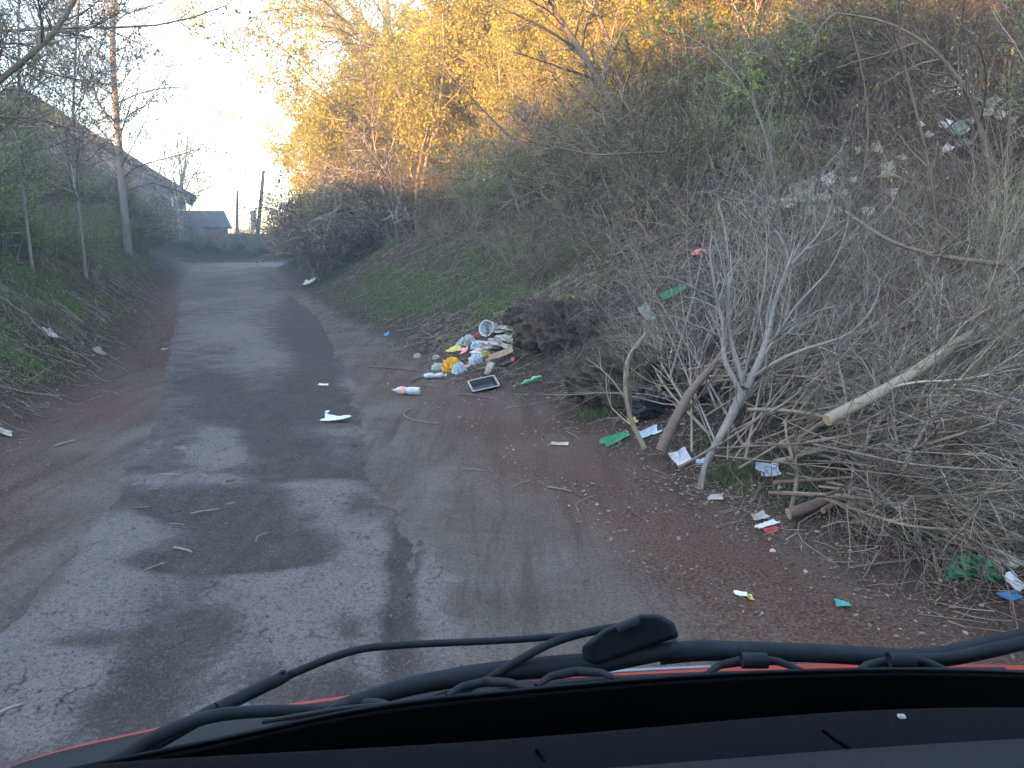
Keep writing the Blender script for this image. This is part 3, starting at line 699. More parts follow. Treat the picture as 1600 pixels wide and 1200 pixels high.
mb = MB(); mb.box((-.42, -.42, .75), (.42, .42, .9)); link('cap', mb.mesh('cap', M['grey_card']), o)

# ------------------------------------------------------------------ ground cover
def region_points(n, y0, y1, side=None, s0=-1, s1=6, power=2.0):
    "more per square metre nearby"
    t = rng.uniform(0, 1, n); y = (y0 ** (1 - power) + t * (y1 ** (1 - power) - y0 ** (1 - power))) ** (1 / (1 - power))
    s = rng.uniform(s0, s1, n)
    x = fR(y) + s / _cos(fR, y) if side == 'R' else fL(y) - s / _cos(fL, y)
    return x, y

def sticks(x, y, L, r, lift=.01, tilt=.15, mat=None, curve=.15):
    n = len(x); a = rng.uniform(0, 2 * np.pi, n); l = L * rng.uniform(.3, 1.3, n) ** 1.5
    t = np.linspace(-.5, .5, 4)
    dx = np.cos(a); dy = np.sin(a)
    k = rng.normal(0, curve, n)
    px = x[:, None] + dx[:, None] * t * l[:, None] - dy[:, None] * (k * l)[:, None] * (t ** 2)
    py = y[:, None] + dy[:, None] * t * l[:, None] + dx[:, None] * (k * l)[:, None] * (t ** 2)
    pz = H(px, py) + lift + (rng.normal(0, tilt, n) * l)[:, None] * t + np.abs(rng.normal(0, .01, n))[:, None]
    P = np.stack([px, py, pz], -1); R = (r * rng.uniform(.5, 1.3, n))[:, None] * np.linspace(1.1, .6, 4)[None]
    return tubes(P, R, 3)

def blades(x, y, h, w, per=1, lean=.5):
    n = len(x); z = H(x, y); a = rng.uniform(0, 2 * np.pi, n); hh = h * rng.uniform(.4, 1.3, n)
    lx = rng.normal(0, lean, n) * hh; ly = rng.normal(0, lean, n) * hh
    B = np.stack([x, y, z - .01], -1); wd = np.stack([np.cos(a), np.sin(a), 0 * a], -1) * (w * rng.uniform(.6, 1.3, n))[:, None]
    mid = B + np.stack([lx * .35, ly * .35, hh * .6], -1); tip = B + np.stack([lx, ly, hh * .9], -1)
    V = np.stack([B - wd, B + wd, mid + wd * .8, tip, mid - wd * .8], 1).reshape(-1, 3)
    b0 = np.arange(n)[:, None] * 5
    F = np.concatenate([b0 + np.array([0, 1, 2, 4]), b0 + np.array([4, 2, 3, 3])])
    # second face is a triangle: write it as thin quad by splitting at the tip
    return V, F

def blades_mesh(name, VF, mat):
    V, F = VF
    Q = F[F[:, 2] != F[:, 3]]; T = F[F[:, 2] == F[:, 3]][:, :3]
    F3 = np.concatenate([Q[:, [0, 1, 2]], Q[:, [0, 2, 3]], T])
    return mesh_np(name, V, F3, mat)

def masked(x, y, f, lo=.25):
    k = f(x, y) > rng.uniform(lo * .3, lo * 2.2, len(x)); return x[k], y[k]

gxs, gys = [], []
for side, n, s1 in (('L', 90000, 5.5), ('R', 60000, 4.5)):
    x, y = region_points(n, 5.5, 45, side, .2, s1, 1.6); x, y = masked(x, y, grass_mask); gxs.append(x); gys.append(y)
x = np.concatenate(gxs); y = np.concatenate(gys); k = vnoise(x * 2.5, y * 2.5, 77) > -.35; x = x[k]; y = y[k]
tag(link('grass', blades_mesh('grass', blades(x, y, .13, .005), M['grass'])), 'short green grass growing on both banks', 'grass', kind='stuff')
# leafy weeds: clusters of small leaves
cx, cy = [], []
for side, n, s1, y0 in (('L', 900, 5, 6.5), ('R', 900, 5.5, 9.5)):
    x, y = region_points(n, y0, 35, side, .3, s1, 1.5); k = (vnoise(x * .8, y * .8, 91) > .05); cx.append(x[k]); cy.append(y[k])
cx = np.concatenate(cx); cy = np.concatenate(cy)
bx = np.repeat(cx, 26) + rng.normal(0, .09, len(cx) * 26); by = np.repeat(cy, 26) + rng.normal(0, .09, len(cx) * 26)
C = np.stack([bx, by, H(bx, by) + rng.uniform(.01, .16, len(bx))], -1)
stuff('weeds', leaf_quads(C, .04), M['weed'], 'leafy green weeds dotted over both banks', 'weeds')
# dead leaves, straw and sticks
parts = []
for side, n, y0, s0, s1 in (('L', 80000, 3.5, -.6, 5), ('R', 330000, 2.2, -1.0, 7.0)):
    x, y = region_points(n, y0, 30, side, s0, s1, 1.7); k = rng.uniform(0, 1, n) < .12 + .88 * smooth(-.3, .35, np.maximum(sL(x, y), sR(x, y))); x = x[k]; y = y[k]
    k = vnoise(x * 2.2, y * 2.2, 71) + .7 * vnoise(x * 6, y * 6, 72) > rng.uniform(-.5, .9, len(x)); x = x[k]; y = y[k]
    C = np.stack([x, y, H(x, y) + rng.uniform(.003, .02, len(x))], -1)
    V, F = leaf_quads(C, (.012 + .026 * rng.uniform(0, 1, (len(x), 1)) ** 2.5) + .0012 * y[:, None]); V = V.reshape(-1, 4, 3); c = V.mean(1, keepdims=True); V = V.copy(); V[:, :, 2] = C[:, None, 2] + (V[:, :, 2] - C[:, None, 2]) * .45
    parts.append((V.reshape(-1, 3), F))
stuff('dead_leaves', merge(parts), M['deadleaf'], 'brown dead leaves littering the foot of both banks', 'dead leaves')
parts = []
for side, n, y0, s0, s1, L, r in (('L', 9000, 3.5, -.2, 4.5, .22, .0025), ('R', 15000, 2.6, -.2, 6.5, .22, .0022), ('R', 7000, 9, .3, 5, .24, .004), ('L', 4000, 8, .3, 5, .24, .004), ('L', 900, 5, .3, 4.5, .8, .005), ('R', 1500, 3, .3, 7, .7, .004)):
    x, y = region_points(n, y0, 34, side, s0, s1, 1.7); k = rng.uniform(0, 1, n) < .1 + .9 * smooth(-.2, .4, np.maximum(sL(x, y), sR(x, y)))
    parts.append(sticks(x[k], y[k], L, r))
stuff('straw', merge(parts), M['straw'], 'pale straw and thin twigs strewn over the banks', 'straw')
# crumbs and pebbles on the lane
n = 12000; y = (2.4 ** -1 + rng.uniform(0, 1, n) * (30 ** -1 - 2.4 ** -1)) ** -1; x = np.interp(y, YA, XA) - .7 + rng.uniform(0, 1, n) * (fR(y) - np.interp(y, YA, XA) + .9)
s = rng.uniform(.0015, .005, n) * rng.choice([1, 1, 1, 1, 1, 2.2], n)
base = np.array([[1, 0, 0], [0, 1, 0], [-1, 0, 0], [0, -1, 0], [0, 0, .8], [0, 0, -.5]], float)
C = np.stack([x, y, H(x, y) + .016], -1); V = C[:, None] + base[None] * s[:, None, None] * rng.uniform(.6, 1.3, (n, 6, 1))
F = np.array([[0, 1, 4], [1, 2, 4], [2, 3, 4], [3, 0, 4], [1, 0, 5], [2, 1, 5], [3, 2, 5], [0, 3, 5]])
stuff('gravel', (V.reshape(-1, 3), (np.arange(n)[:, None, None] * 6 + F[None]).reshape(-1, 3)), simple('grit', (.10, .088, .08), .9, .5, 3), 'loose grit and crumbs scattered on the worn lane', 'gravel')
# ------------------------------------------------------------------ heap of cut branches on the right
def over(px, py, lift):
    "a point seen at (px, py), lift metres in front of the soil behind it"
    h = hit(px, py); d = max(h[1] - lift, 1.2)
    return at(px, py, d)

def cut_branch(pts, r0, r1, levels, mat, label, seed, group=None, n=14, name='cut_branch', sides=8, rmin=.0016):
    RMIN[0] = rmin
    Q = curve_pts(pts, n); base = Q[0].copy(); Q = Q - base
    R = np.linspace(r0, r1, n)
    tr, tw, _ = plant((Q[None], R[None]), levels, None, seed, sides)
    o = plant_obj(name, [('trunk', mesh_np('trunk', *tr, mat, True)), ('twigs', mesh_np('twigs', *tw, mat, True))], base, 0, 1, label, 'branch', group)
    if r0 > .012:                                 # the sawn end, a disc a little proud of the bark
        V = tr[0][:sides].copy(); ax = unit(Q[1] - Q[0]); W = np.concatenate([V * 1.0 - ax * .0, V * .96 - ax * .004, (V.mean(0) - ax * .005)[None]])
        F = [[a, (a + 1) % sides, sides + (a + 1) % sides, sides + a] for a in range(sides)] + [[sides + a, sides + (a + 1) % sides, 2 * sides, 2 * sides] for a in range(sides)]
        mb = MB(); mb.add(W, F); link('cut_end', mb.mesh('cut_end', M['cut_wood']), o)
    return o

L2 = lambda a, b_, ang=.5, up=.03: [dict(k=a, ang=ang, lfac=(.25, .55), n=7, wig=.12, up=up, rfac=.45, lo=.15), dict(k=b_, ang=.55, lfac=(.3, .6), n=4, wig=.16, up=up)]
def P_(l): return [at(x, y, d) for x, y, d in l]
# the pale forked branch in the middle, every limb measured
fork = bpy.data.objects.new('forked_branch', None); COL.objects.link(fork); fb = at(1158, 617, 5.15); fork.location = fb
tag(fork, 'big pale forked branch standing upright in front of the brush heap', 'branch')
def limb(name, l, r0, r1, k, seed, mat=None, lv=None):
    RMIN[0] = .0022
    Q = curve_pts(P_(l), 16) - fb; R = np.linspace(r0, r1, 16) * .8
    tr = tubes(Q[None], R[None], 8)
    o = link(name, mesh_np(name, *tr, mat or M['cut_pale'], True), fork)
    if k:
        _, tw, _ = plant((Q[None], R[None]), lv or [dict(k=int(k * 1.7), ang=.55, lfac=(.2, .5), n=6, wig=.13, up=.03, rfac=.45, lo=.2), dict(k=5, ang=.6, lfac=(.3, .6), n=4, wig=.16, up=.03)], None, seed, 8)
        t = link('twigs', mesh_np('twigs', *tw, mat or M['cut_pale'], True), o); t['kind'] = 'stuff'
FS = .8
limb('stem', [(1094, 764, 4.95), (1098, 742, 4.95), (1106, 718, 4.98), (1119, 695, 5.0), (1145, 647, 5.1), (1160, 613, 5.17)], .030, .046, 0, 1)
limb('root_end', [(1108, 712, 4.98), (1100, 735, 4.9), (1097, 764, 4.85)], .024, .014, 0, 2)
limb('limb', [(1158, 615, 5.15), (1145, 586, 5.2), (1125, 560, 5.2), (1131, 534, 5.25), (1136, 518, 5.3), (1123, 486, 5.35), (1117, 460, 5.4), (1116, 437, 5.4), (1110, 407, 5.5), (1106, 385, 5.5), (1112, 368, 5.5)], .027, .008, 9, 3)
limb('limb', [(1117, 466, 5.4), (1088, 453, 5.3), (1062, 438, 5.3), (1027, 431, 5.25)], .013, .004, 7, 4)
limb('limb', [(1162, 603, 5.17), (1151, 564, 5.25), (1139, 529, 5.3), (1136, 499, 5.4), (1138, 459, 5.45), (1141, 407, 5.55), (1132, 354, 5.6), (1122, 315, 5.65)], .026, .006, 8, 5)
limb('limb', [(1165, 608, 5.17), (1189, 562, 5.3), (1202, 520, 5.4), (1203, 486, 5.5), (1219, 451, 5.6), (1236, 413, 5.7), (1233, 387, 5.7), (1214, 361, 5.7), (1185, 333, 5.7)], .038, .009, 10, 6)
limb('limb', [(1237, 413, 5.7), (1256, 392, 5.7), (1278, 370, 5.7), (1293, 342, 5.75), (1302, 310, 5.75), (1304, 288, 5.8)], .018, .005, 8, 7)
limb('limb', [(1178, 588, 5.2), (1215, 562, 5.1), (1250, 547, 5.1), (1329, 525, 5.1), (1366, 483, 5.2), (1381, 446, 5.2), (1371, 421, 5.2), (1352, 414, 5.2)], .017, .005, 9, 8)
limb('limb', [(1190, 562, 5.3), (1240, 480, 5.4), (1300, 420, 5.5), (1325, 360, 5.5), (1330, 300, 5.5)], .015, .004, 9, 9)
limb('limb', [(1160, 600, 5.17), (1180, 520, 5.0), (1196, 440, 5.0), (1200, 370, 5.0), (1190, 320, 5.0)], .013, .004, 7, 10)

cut_branch(P_([(1033, 703, 5.35), (1052, 660, 5.4), (1072, 622, 5.45), (1085, 600, 5.5), (1112, 578, 5.6), (1132, 545, 5.7), (1165, 500, 5.8)]), .045, .012, L2(9, 5), M['cut_red'], 'reddish leaning branch left of the pale forked branch', 401)
cut_branch(P_([(1007, 700, 5.4), (985, 658, 5.5), (976, 612, 5.5), (977, 562, 5.6), (992, 540, 5.7), (1010, 520, 5.8)]), .022, .008, L2(10, 5), M['cut_tan'], 'thin upright bent branch at the left end of the brush heap', 402)
cut_branch(P_([(1293, 656, 4.0), (1330, 636, 4.05), (1400, 602, 4.2), (1450, 572, 4.3), (1480, 540, 4.4), (1540, 512, 4.6), (1610, 470, 4.9), (1700, 420, 5.2)]), .036, .022, [dict(k=16, ang=.6, lfac=(.12, .32), n=7, wig=.16, up=.02, rfac=.3, lo=.15), dict(k=6, ang=.55, lfac=(.3, .6), n=4, wig=.16, up=.02)], M['cut_tan'], 'thickest sawn limb slanting up to the right edge', 403)
cut_branch(P_([(1236, 797, 4.35), (1245, 760, 4.4), (1246, 735, 4.4), (1232, 700, 4.5), (1226, 657, 4.7)]), .018, .007, L2(7, 4), M['cut_tan'], 'short upright crooked branch right of the forked branch', 404)
cut_branch(P_([(1232, 803, 4.25), (1290, 785, 4.25), (1340, 758, 4.4), (1385, 715, 4.6), (1440, 680, 4.9), (1520, 640, 5.2)]), .036, .018, L2(9, 5), M['cut_red'], 'dark thick branch lying low under the brush heap', 405)
cut_branch(P_([(1286, 798, 4.2), (1330, 770, 4.3), (1400, 722, 4.45), (1480, 690, 4.7)]), .018, .010, L2(6, 4), M['bark_red'], 'red brown stick beside the low dark branch', 406)
cut_branch(P_([(1215, 722, 4.6), (1290, 700, 4.6), (1400, 660, 4.7), (1520, 640, 4.7), (1640, 610, 4.9)]), .018, .009, L2(14, 6), M['cut_tan'], 'long low tan branch reaching the right edge', 407)
cut_branch(P_([(1170, 640, 5.0), (1260, 640, 4.8), (1400, 690, 4.5), (1520, 740, 4.3), (1650, 770, 4.3)]), .014, .006, L2(14, 6, .4, -.02), M['cut_tan'], 'thin branch bowing down towards the lower right', 408)
cut_branch(P_([(1320, 330, 6.2), (1390, 380, 5.8), (1470, 402, 5.5), (1560, 412, 5.3), (1680, 425, 5.2)]), .012, .022, [dict(k=8, ang=.6, lfac=(.1, .25), n=4, wig=.16, up=.0)], M['bark_brown'], 'dark bough crossing the heap from the right edge', 409)
g2 = random.Random(55)
heap0 = [ # start x,y ; end x,y ; lift start,end
 (1160,660,1600,380),(1180,690,1640,520),(1190,700,1660,600),(1210,720,1640,680),(1150,640,1420,330),(1140,650,1330,340),(1230,740,1650,760),
 (1250,700,1560,300),(1300,720,1660,460),(1280,760,1660,820),(1120,620,1260,350),(1100,620,1180,360),(1340,700,1640,340),(1380,740,1680,640),
 (1200,660,1500,420),(1220,690,1560,560),(1260,720,1600,700),(1300,650,1620,560),(1350,660,1640,760),(1180,620,1400,480),(1090,640,1010,430),
 (1110,680,990,500),(1330,780,1640,880),(1400,760,1650,720),(1150,600,1560,470),(1420,700,1640,420),(1060,640,960,560),(1240,640,1480,360),
 (1190,640,1450,640),(1230,660,1520,610),(1400,620,1640,500),(1290,780,1560,830),(1440,560,1600,340),(1460,620,1620,300)]
heap = list(heap0)
for q in range(58):
    a = g2.choice(heap0); j = lambda v, w: v + g2.uniform(-w, w)
    heap.append((max(985, j(a[0], 90)), min(770, j(a[1], 45)), max(1010, j(a[2], 80)), min(900, max(300, j(a[3], 70)))))
nh = len(heap)
for q in range(60):                                  # long thin whips arching over the heap
    x0 = g2.uniform(1040, 1420); y0 = g2.uniform(560, 740); a = g2.uniform(-.35, 1.9); ln = g2.uniform(160, 360)
    heap.append((x0, y0, min(1680, x0 + ln * 1.25 * math.cos(a)), max(300, y0 - ln * math.sin(a) * .9)))
for k, (x0, y0, x1, y1) in enumerate(heap):
    l0 = g2.uniform(.1, .35); l1 = g2.uniform(.25, .75); mx = (x0 + x1) / 2 + g2.uniform(-30, 30); my = (y0 + y1) / 2 + g2.uniform(-45, 35)
    if k >= nh: l0 += .35; l1 += .35
    pts = [over(x0, y0, l0), over(mx, my, (l0 + l1) / 2 + .1), over(x1, y1, l1)]
    cut_branch(pts, g2.uniform(.006, .015) * (.8 if k >= nh else 1), .003, L2(18, 7, .42, .01) if k < nh else L2(9, 4, .5, .01), M[g2.choice(['cut_tan', 'cut_pale', 'cut_tan', 'cut_red'])],
               *(('cut bough with fine sweeping twigs in the brush heap', 500 + k, 'cut boughs in the brush heap') if k < nh else ('thin whip arching in front of the brush heap', 500 + k, 'thin whips over the brush heap')), 12, sides=8, rmin=.0017 if k < nh else .0022)
RMIN[0] = .003
# dark soil heap and dry stalks left of the branches
def lump(name, px, py, w, h, dpt, mat, label, cat, seed, sub=(46, 24), amp=.35, freq=2.2, flat=.15, parent=None, sink=.1, sm=True, rz=0):
    c = hit(px, py)
    th = np.linspace(0, 2 * np.pi, sub[0] + 1)[:-1]; ph = np.linspace(.02, np.pi - .02, sub[1])
    TH, PH = np.meshgrid(th, ph)
    X0 = np.cos(TH) * np.sin(PH); Y0 = np.sin(TH) * np.sin(PH); Z0 = np.cos(PH)
    def n3(s): return fbm(X0 * freq + s + Z0 * 1.7, Y0 * freq - s + Z0 * 1.3, 3, seed + 5)
    q = 1 + amp * (1 - 2 * np.abs(n3(1.3)) * 1.6) + amp * .5 * n3(7.7)
    V = np.stack([X0 * q * w / 2, Y0 * q * dpt / 2, np.maximum(Z0, -flat * 2) * q * h], -1)
    i = np.arange(TH.size).reshape(TH.shape)
    F = np.stack([i[:-1], np.roll(i[:-1], -1, 1), np.roll(i[1:], -1, 1), i[1:]], -1).reshape(-1, 4)
    V = V.reshape(-1, 3); top = len(V); V = np.concatenate([V, V[:sub[0]].mean(0)[None]])
    F = np.concatenate([F, [[a, (a + 1) % sub[0], top, top] for a in range(sub[0])]])
    tri = F[:, 2] == F[:, 3]; F3 = np.concatenate([F[~tri][:, [0, 1, 2]], F[~tri][:, [0, 2, 3]], F[tri][:, :3]])
    me = mesh_np(name, V, F3[:, ::-1], mat, sm)
    o = link(name, me, parent, (c[0], c[1], c[2] - sink * h), (0, 0, rz)); tag(o, label, cat); return o
M['dark_soil'] = simple('dark loose soil', (.048, .037, .030), .98, .6, 22, bumpy=.9)
lump('soil_heap', 885, 522, 1.05, .36, .8, M['dark_soil'], 'heap of dark earth behind the rubbish pile', 'soil heap', 3, (120, 70), .3, 4.5)
lump('soil_heap', 832, 496, .6, .2, .5, M['dark_soil'], 'low clod of dark earth just behind the white tub', 'soil heap', 9, (90, 60), .35, 4.5)
lump('soil_heap', 1000, 600, 1.1, .3, .8, M['dark_soil'], 'dark mound under the dry stalks beside the branches', 'soil heap', 14, (120, 70), .35, 4.5)
for k, (px, py, s) in enumerate([(900, 590, .7), (940, 560, .8), (905, 545, .7), (975, 545, .8), (870, 600, .6), (960, 610, .6), (930, 630, .5), (1000, 520, .8), (850, 560, .5), (1020, 575, .7), (890, 520, .6), (950, 510, .7), (1040, 500, .8), (1080, 560, .7), (820, 545, .4), (840, 620, .4), (905, 640, .4), (1000, 650, .5)]):
    h = hit(px, py)
    plant_obj('dry_stalks', PRO['stalks', k % 2], h, k * 1.3, s * .75, 'bunch of dry reddish brown stalks beside the cut branches', 'dry stalks', 'bunches of dry stalks', (g2.gauss(0, .5), g2.gauss(0, .5)))
for k in range(60):
    x0 = g2.uniform(820, 1560); y0 = g2.uniform(280, 520); h = hit(x0, y0)
    plant_obj('dry_stalks', PRO['stalks', k % 2], h, k * 1.3, g2.uniform(.5, 1.0), 'tuft of dry brown stalks on the upper right slope', 'dry stalks', 'dry stalk tufts on the right slope', (g2.gauss(0, .4), g2.gauss(0, .4)))
for k in range(24):
    x0 = g2.uniform(0, 260); y0 = g2.uniform(360, 620); h = hit(x0, y0)
    plant_obj('dry_stalks', PRO['stalks', k % 2], h, k * 1.3, g2.uniform(.3, .7), 'tuft of dry stalks lying on the left bank', 'dry stalks', 'dry stalk tufts on the left bank', (g2.gauss(0, .7), g2.gauss(0, .7)))
for k in range(12):
    x0 = g2.uniform(500, 575); y0 = g2.uniform(468, 500)
    h = hit(x0, y0); plant_obj('dry_stalks', PRO['stalks', k % 2], h, k * 2.1, g2.uniform(.3, .6), 'small heap of dead brush at the foot of the far right bank', 'dry stalks', 'dead brush at the far right foot', (g2.gauss(0, .7), g2.gauss(0, .7)))
def stick(px0, px1, r, label, mat='cut_tan', group=None, bend=.06, kids=0, lift=.006):
    r *= .65
    a = hit(*px0); b_ = hit(*px1); L = np.linalg.norm(b_ - a); t = np.linspace(0, 1, 7)[:, None]
    side = np.array([-(b_ - a)[1], (b_ - a)[0], 0]) * bend
    P = a + (b_ - a) * t + side * np.sin(t * np.pi) + rng.normal(0, .012 * L, (7, 3)) * np.sin(t * np.pi)
    P[:, 2] = np.maximum(P[:, 2], H(P[:, 0], P[:, 1])) + lift + r
    mb = MB(); P0 = P[0].copy(); mb.tube(P - P0, np.linspace(r, r * .7, 7), 6)
    for k in range(kids):
        i = 2 + 2 * k; d = (P[i] - P[i - 1]) * 1.3; mb.tube(np.array([P[i], P[i] + d * .6 + side * (.8 if k % 2 else -.8), P[i] + d * 1.1 + side * (1.4 if k % 2 else -1.3)]) - P0, [r * .6, r * .5, r * .3], 5)
    o = link('stick', mb.mesh('stick', M[mat], True), None, P0); tag(o, label, 'stick', group); return o
stick((272, 860), (300, 868), .012, 'short thick stick on the lower left part of the lane', 'cut_tan')
stick((298, 806), (342, 800), .011, 'split pale stick in the middle of the left lane half', 'cut_pale', kids=1)
stick((250, 744), (281, 745), .010, 'straight stick lying along the pale worn patch')
stick((312, 744), (328, 751), .010, 'left one of two short sticks on the worn patch')
stick((324, 741), (341, 747), .010, 'right one of two short sticks on the worn patch', 'bark_red')
stick((352, 755), (368, 752), .011, 'short stick stub right of the worn patch', 'bark_red')
stick((209, 798), (233, 797), .012, 'dark stick stub nearest the left verge', 'bark_red')
stick((353, 792), (369, 788), .009, 'small stick right of the split pale stick')
stick((265, 821), (288, 823), .006, 'thin white twig below the split pale stick', 'cut_pale')
stick((400, 850), (418, 835), .007, 'thin curved twig on the dark middle of the lane', 'cut_pale', bend=.15)
stick((220, 898), (262, 881), .006, 'forked twig at the left of the lane near the bonnet', 'cut_tan', kids=2)
stick((234, 768), (248, 767), .007, 'tiny twig left of the worn patch')
stick((855, 764), (893, 771), .009, 'straight dry stick on the red verge dirt', 'cut_tan')
stick((722, 737), (756, 739), .007, 'curved twig on the brown dirt below the bottles', bend=.2)
stick((640, 641), (685, 664), .011, 'hooked pale stick on the lane below the red label bottle', 'cut_tan', bend=-.25)
stick((800, 764), (828, 753), .005, 'thin straw twig on the brown dirt')
stick((905, 806), (935, 775), .004, 'thin dark twig standing out on the red dirt', bend=.2)
stick((-12, 1135), (38, 1108), .014, 'thick curved bark piece at the lower left corner of the lane', 'bark_grey', bend=.2)
stick((485, 979), (512, 975), .005, 'small dark twig on the pale asphalt ahead of the wiper', 'bark_red')
stick((85, 700), (118, 691), .012, 'stick on the left verge near the dark soil', 'cut_tan')
stick((455, 582), (480, 580), .012, 'dark stick on the lane beyond the white rag', 'bark_red')
stick((390, 612), (405, 611), .012, 'dark stub on the lane left of the small white scrap', 'bark_red')
stick((575, 575), (660, 583), .016, 'long dark stick pointing into the lane from the rubbish pile', 'bark_red')
stick((612, 556), (668, 540), .014, 'slanting dark stick over the left end of the rubbish pile', 'bark_brown', lift=.05)
stick((642, 600), (667, 590), .016, 'dark stick between the two pale bottles', 'bark_red')
stick((690, 540), (660, 520), .010, 'pale twig above the dark brush of the rubbish pile', 'cut_tan', lift=.08)
stick((715, 618), (770, 626), .014, 'dark stick in front of the black tray', 'cut_red')
stick((-5, 468), (75, 535), .016, 'long pale stick slanting down the left bank', 'cut_tan', lift=.06)
stick((85, 478), (130, 512), .012, 'pale stick on the left bank below the shrubs', 'cut_tan', lift=.06)
stick((60, 555), (135, 580), .012, 'grey stick low on the left bank', 'cut_pale', lift=.04)
stick((125, 558), (160, 583), .010, 'short grey stick on the left bank nearest the lane', 'cut_pale', lift=.03)
stick((155, 612), (185, 618), .008, 'thin stick at the foot of the left bank', 'cut_tan')
stick((1150, 832), (1175, 800), .004, 'thin straw arching beside the grey card', 'cut_tan')
stick((1290, 805), (1310, 900), .005, 'long curved twig hanging down over the leaf litter', 'cut_tan', bend=-.3, lift=.04)
stick((1370, 780), (1420, 850), .008, 'pale bent twig poking out below the brush heap', 'cut_pale', bend=.12, lift=.05)
for k in range(16):
    x0 = 610 + g2.uniform(0, 70); y0 = 548 + g2.uniform(0, 28)
    stick((x0, y0), (x0 + g2.uniform(-25, 25), y0 + g2.uniform(-14, 14)), .008, 'dark twig in the burnt brush left of the bottles', 'bark_brown', 'twigs of the dark brush by the rubbish', lift=g2.uniform(.0, .12))

# ------------------------------------------------------------------ rubbish
def lathe(prof, n=20):
    "prof [(x along axis, r)] -> grid about the X axis"
    th = np.linspace(0, 2 * np.pi, n + 1)
    return np.array([[[x, r * math.cos(t), r * math.sin(t)] for t in th] for x, r in prof])
def ground_frame(px, py, ang, lift=0):
    c = hit(px, py); e = .12
    nx = (H1(c[0] + e, c[1]) - H1(c[0] - e, c[1])) / (2 * e); ny = (H1(c[0], c[1] + e) - H1(c[0], c[1] - e)) / (2 * e)
    nrm = Vector((-nx, -ny, 1)).normalized(); xa_ = Vector((math.cos(ang), math.sin(ang), 0)); xa_ = (xa_ - nrm * xa_.dot(nrm)).normalized(); ya_ = nrm.cross(xa_)
    Mx = Matrix((xa_, ya_, nrm)).transposed().to_4x4(); Mx.translation = Vector(c) + nrm * lift; return Mx
def bottle(px, py, ang, L, mat, capm, label, band=None, crush=.0, name='plastic_bottle', lift=0):
    r = L * .14; o = bpy.data.objects.new(name, None); COL.objects.link(o); o.matrix_world = ground_frame(px, py, ang, r + lift); tag(o, label, 'bottle')
    prof = [(-.5, .01), (-.495, .6), (-.48, .85), (-.46, 1), (-.34, 1), (-.33, .96), (-.31, 1), (-.1, 1), (-.06, .84), (.0, .82), (.05, .97), (.2, 1), (.29, .82), (.37, .45), (.41, .32), (.44, .32), (.445, .40), (.45, .32)]
    G = lathe([(x * L, q * r) for x, q in prof], 22)
    sq = 1 - crush * (.5 + .5 * np.sin(G[:, :, 0] * 25 / L * .5 + 1)); G[:, :, 2] *= sq; G[:, :, 2] += (1 - sq) * -r * .4
    G += .03 * r * rng.normal(0, 1, G.shape)
    link('body', MB().grid(G).mesh('body', mat, True), o)
    link('cap', MB().grid(lathe([(.445 * L, .36 * r), (.445 * L, .42 * r), (.495 * L, .42 * r), (.497 * L, .01)], 14)).mesh('cap', capm, True), o)
    if band:
        G = lathe([(.04 * L, 1.03 * r), (.2 * L, 1.04 * r)], 22); link('label_band', MB().grid(G).mesh('label_band', band, True), o)
    return o
M['band'] = simple('faded red label', (.62, .30, .26), .6, .25, 60)
bottle(635, 617, math.radians(172), .33, M['clear_plastic'], M['cut_tan'], 'large milky bottle with a faded red label lying alone on the lane edge', M['band'])
bottle(680, 592, math.radians(12), .29, M['clear_plastic'], M['white_plastic'], 'crushed cloudy bottle at the foot of the rubbish pile', None, .35)
bottle(831, 600, math.radians(205), .27, M['green_pet'], M['green_pet'], 'green plastic bottle on the dry stalks right of the black tray', None, .25)
bottle(800, 569, math.radians(10), .26, M['bin_bag'], M['black_plastic'], 'dark bottle with a red wrapper band in the rubbish pile', M['red'], .2)

def crumple(px, py, wpx, hpx, mat, label, name, cat, seed, lift=.01, fold=.35, ang=None, n=16, stand=.3, shape=None):
    "a creased sheet of thin stuff, about wpx x hpx pixels of the photograph, leaning on the soil"
    c = hit(px, py); k = np.linalg.norm(c - np.array([0, 0, CAMZ])) / 1187
    w = wpx * k * .85; dep = max(hpx * k * 1.3, .03); g = np.random.default_rng(seed)
    U, V_ = np.meshgrid(np.linspace(-.5, .5, n), np.linspace(-.5, .5, n), indexing='ij')
    r1 = 1 + .25 * vnoise(np.arctan2(U, V_) * 1.5, U * 0, seed)
    x = U * w * r1; y = V_ * dep * r1
    z = np.zeros_like(U)
    for _ in range(6):
        a = g.uniform(0, np.pi); o_ = g.uniform(-.3, .3); s = g.uniform(.3, 1); z += s * np.abs(U * math.cos(a) + V_ * math.sin(a) - o_)
    z -= z.min(); z = z / z.max() * fold * min(w, dep) + stand * hpx * k * (V_ + .5)
    x += .03 * w * fbm(U * 6, V_ * 6, 2, seed); z += .03 * w * fbm(U * 9, V_ * 9, 2, seed + 1)
    mb = MB().grid(np.stack([x, y, z], -1)); me = mb.mesh(name, mat, False)
    o = link(name, me); o.matrix_world = ground_frame(px, py, g.uniform(-.5, .5) if ang is None else ang, lift); tag(o, label, cat)
    md = o.modifiers.new('thickness', 'SOLIDIFY'); md.thickness = .003
    return o
def bag(px, py, wpx, hpx, mat, label, name, cat, seed, lift=.0, amp=.35):
    c = hit(px, py); k = np.linalg.norm(c - np.array([0, 0, CAMZ])) / 1187
    return lump(name, px, py, wpx * k * 1.15, hpx * k * .5, wpx * k * .9, mat, label, cat, seed, (36, 20), amp, 2.6, sink=-lift, sm=False)

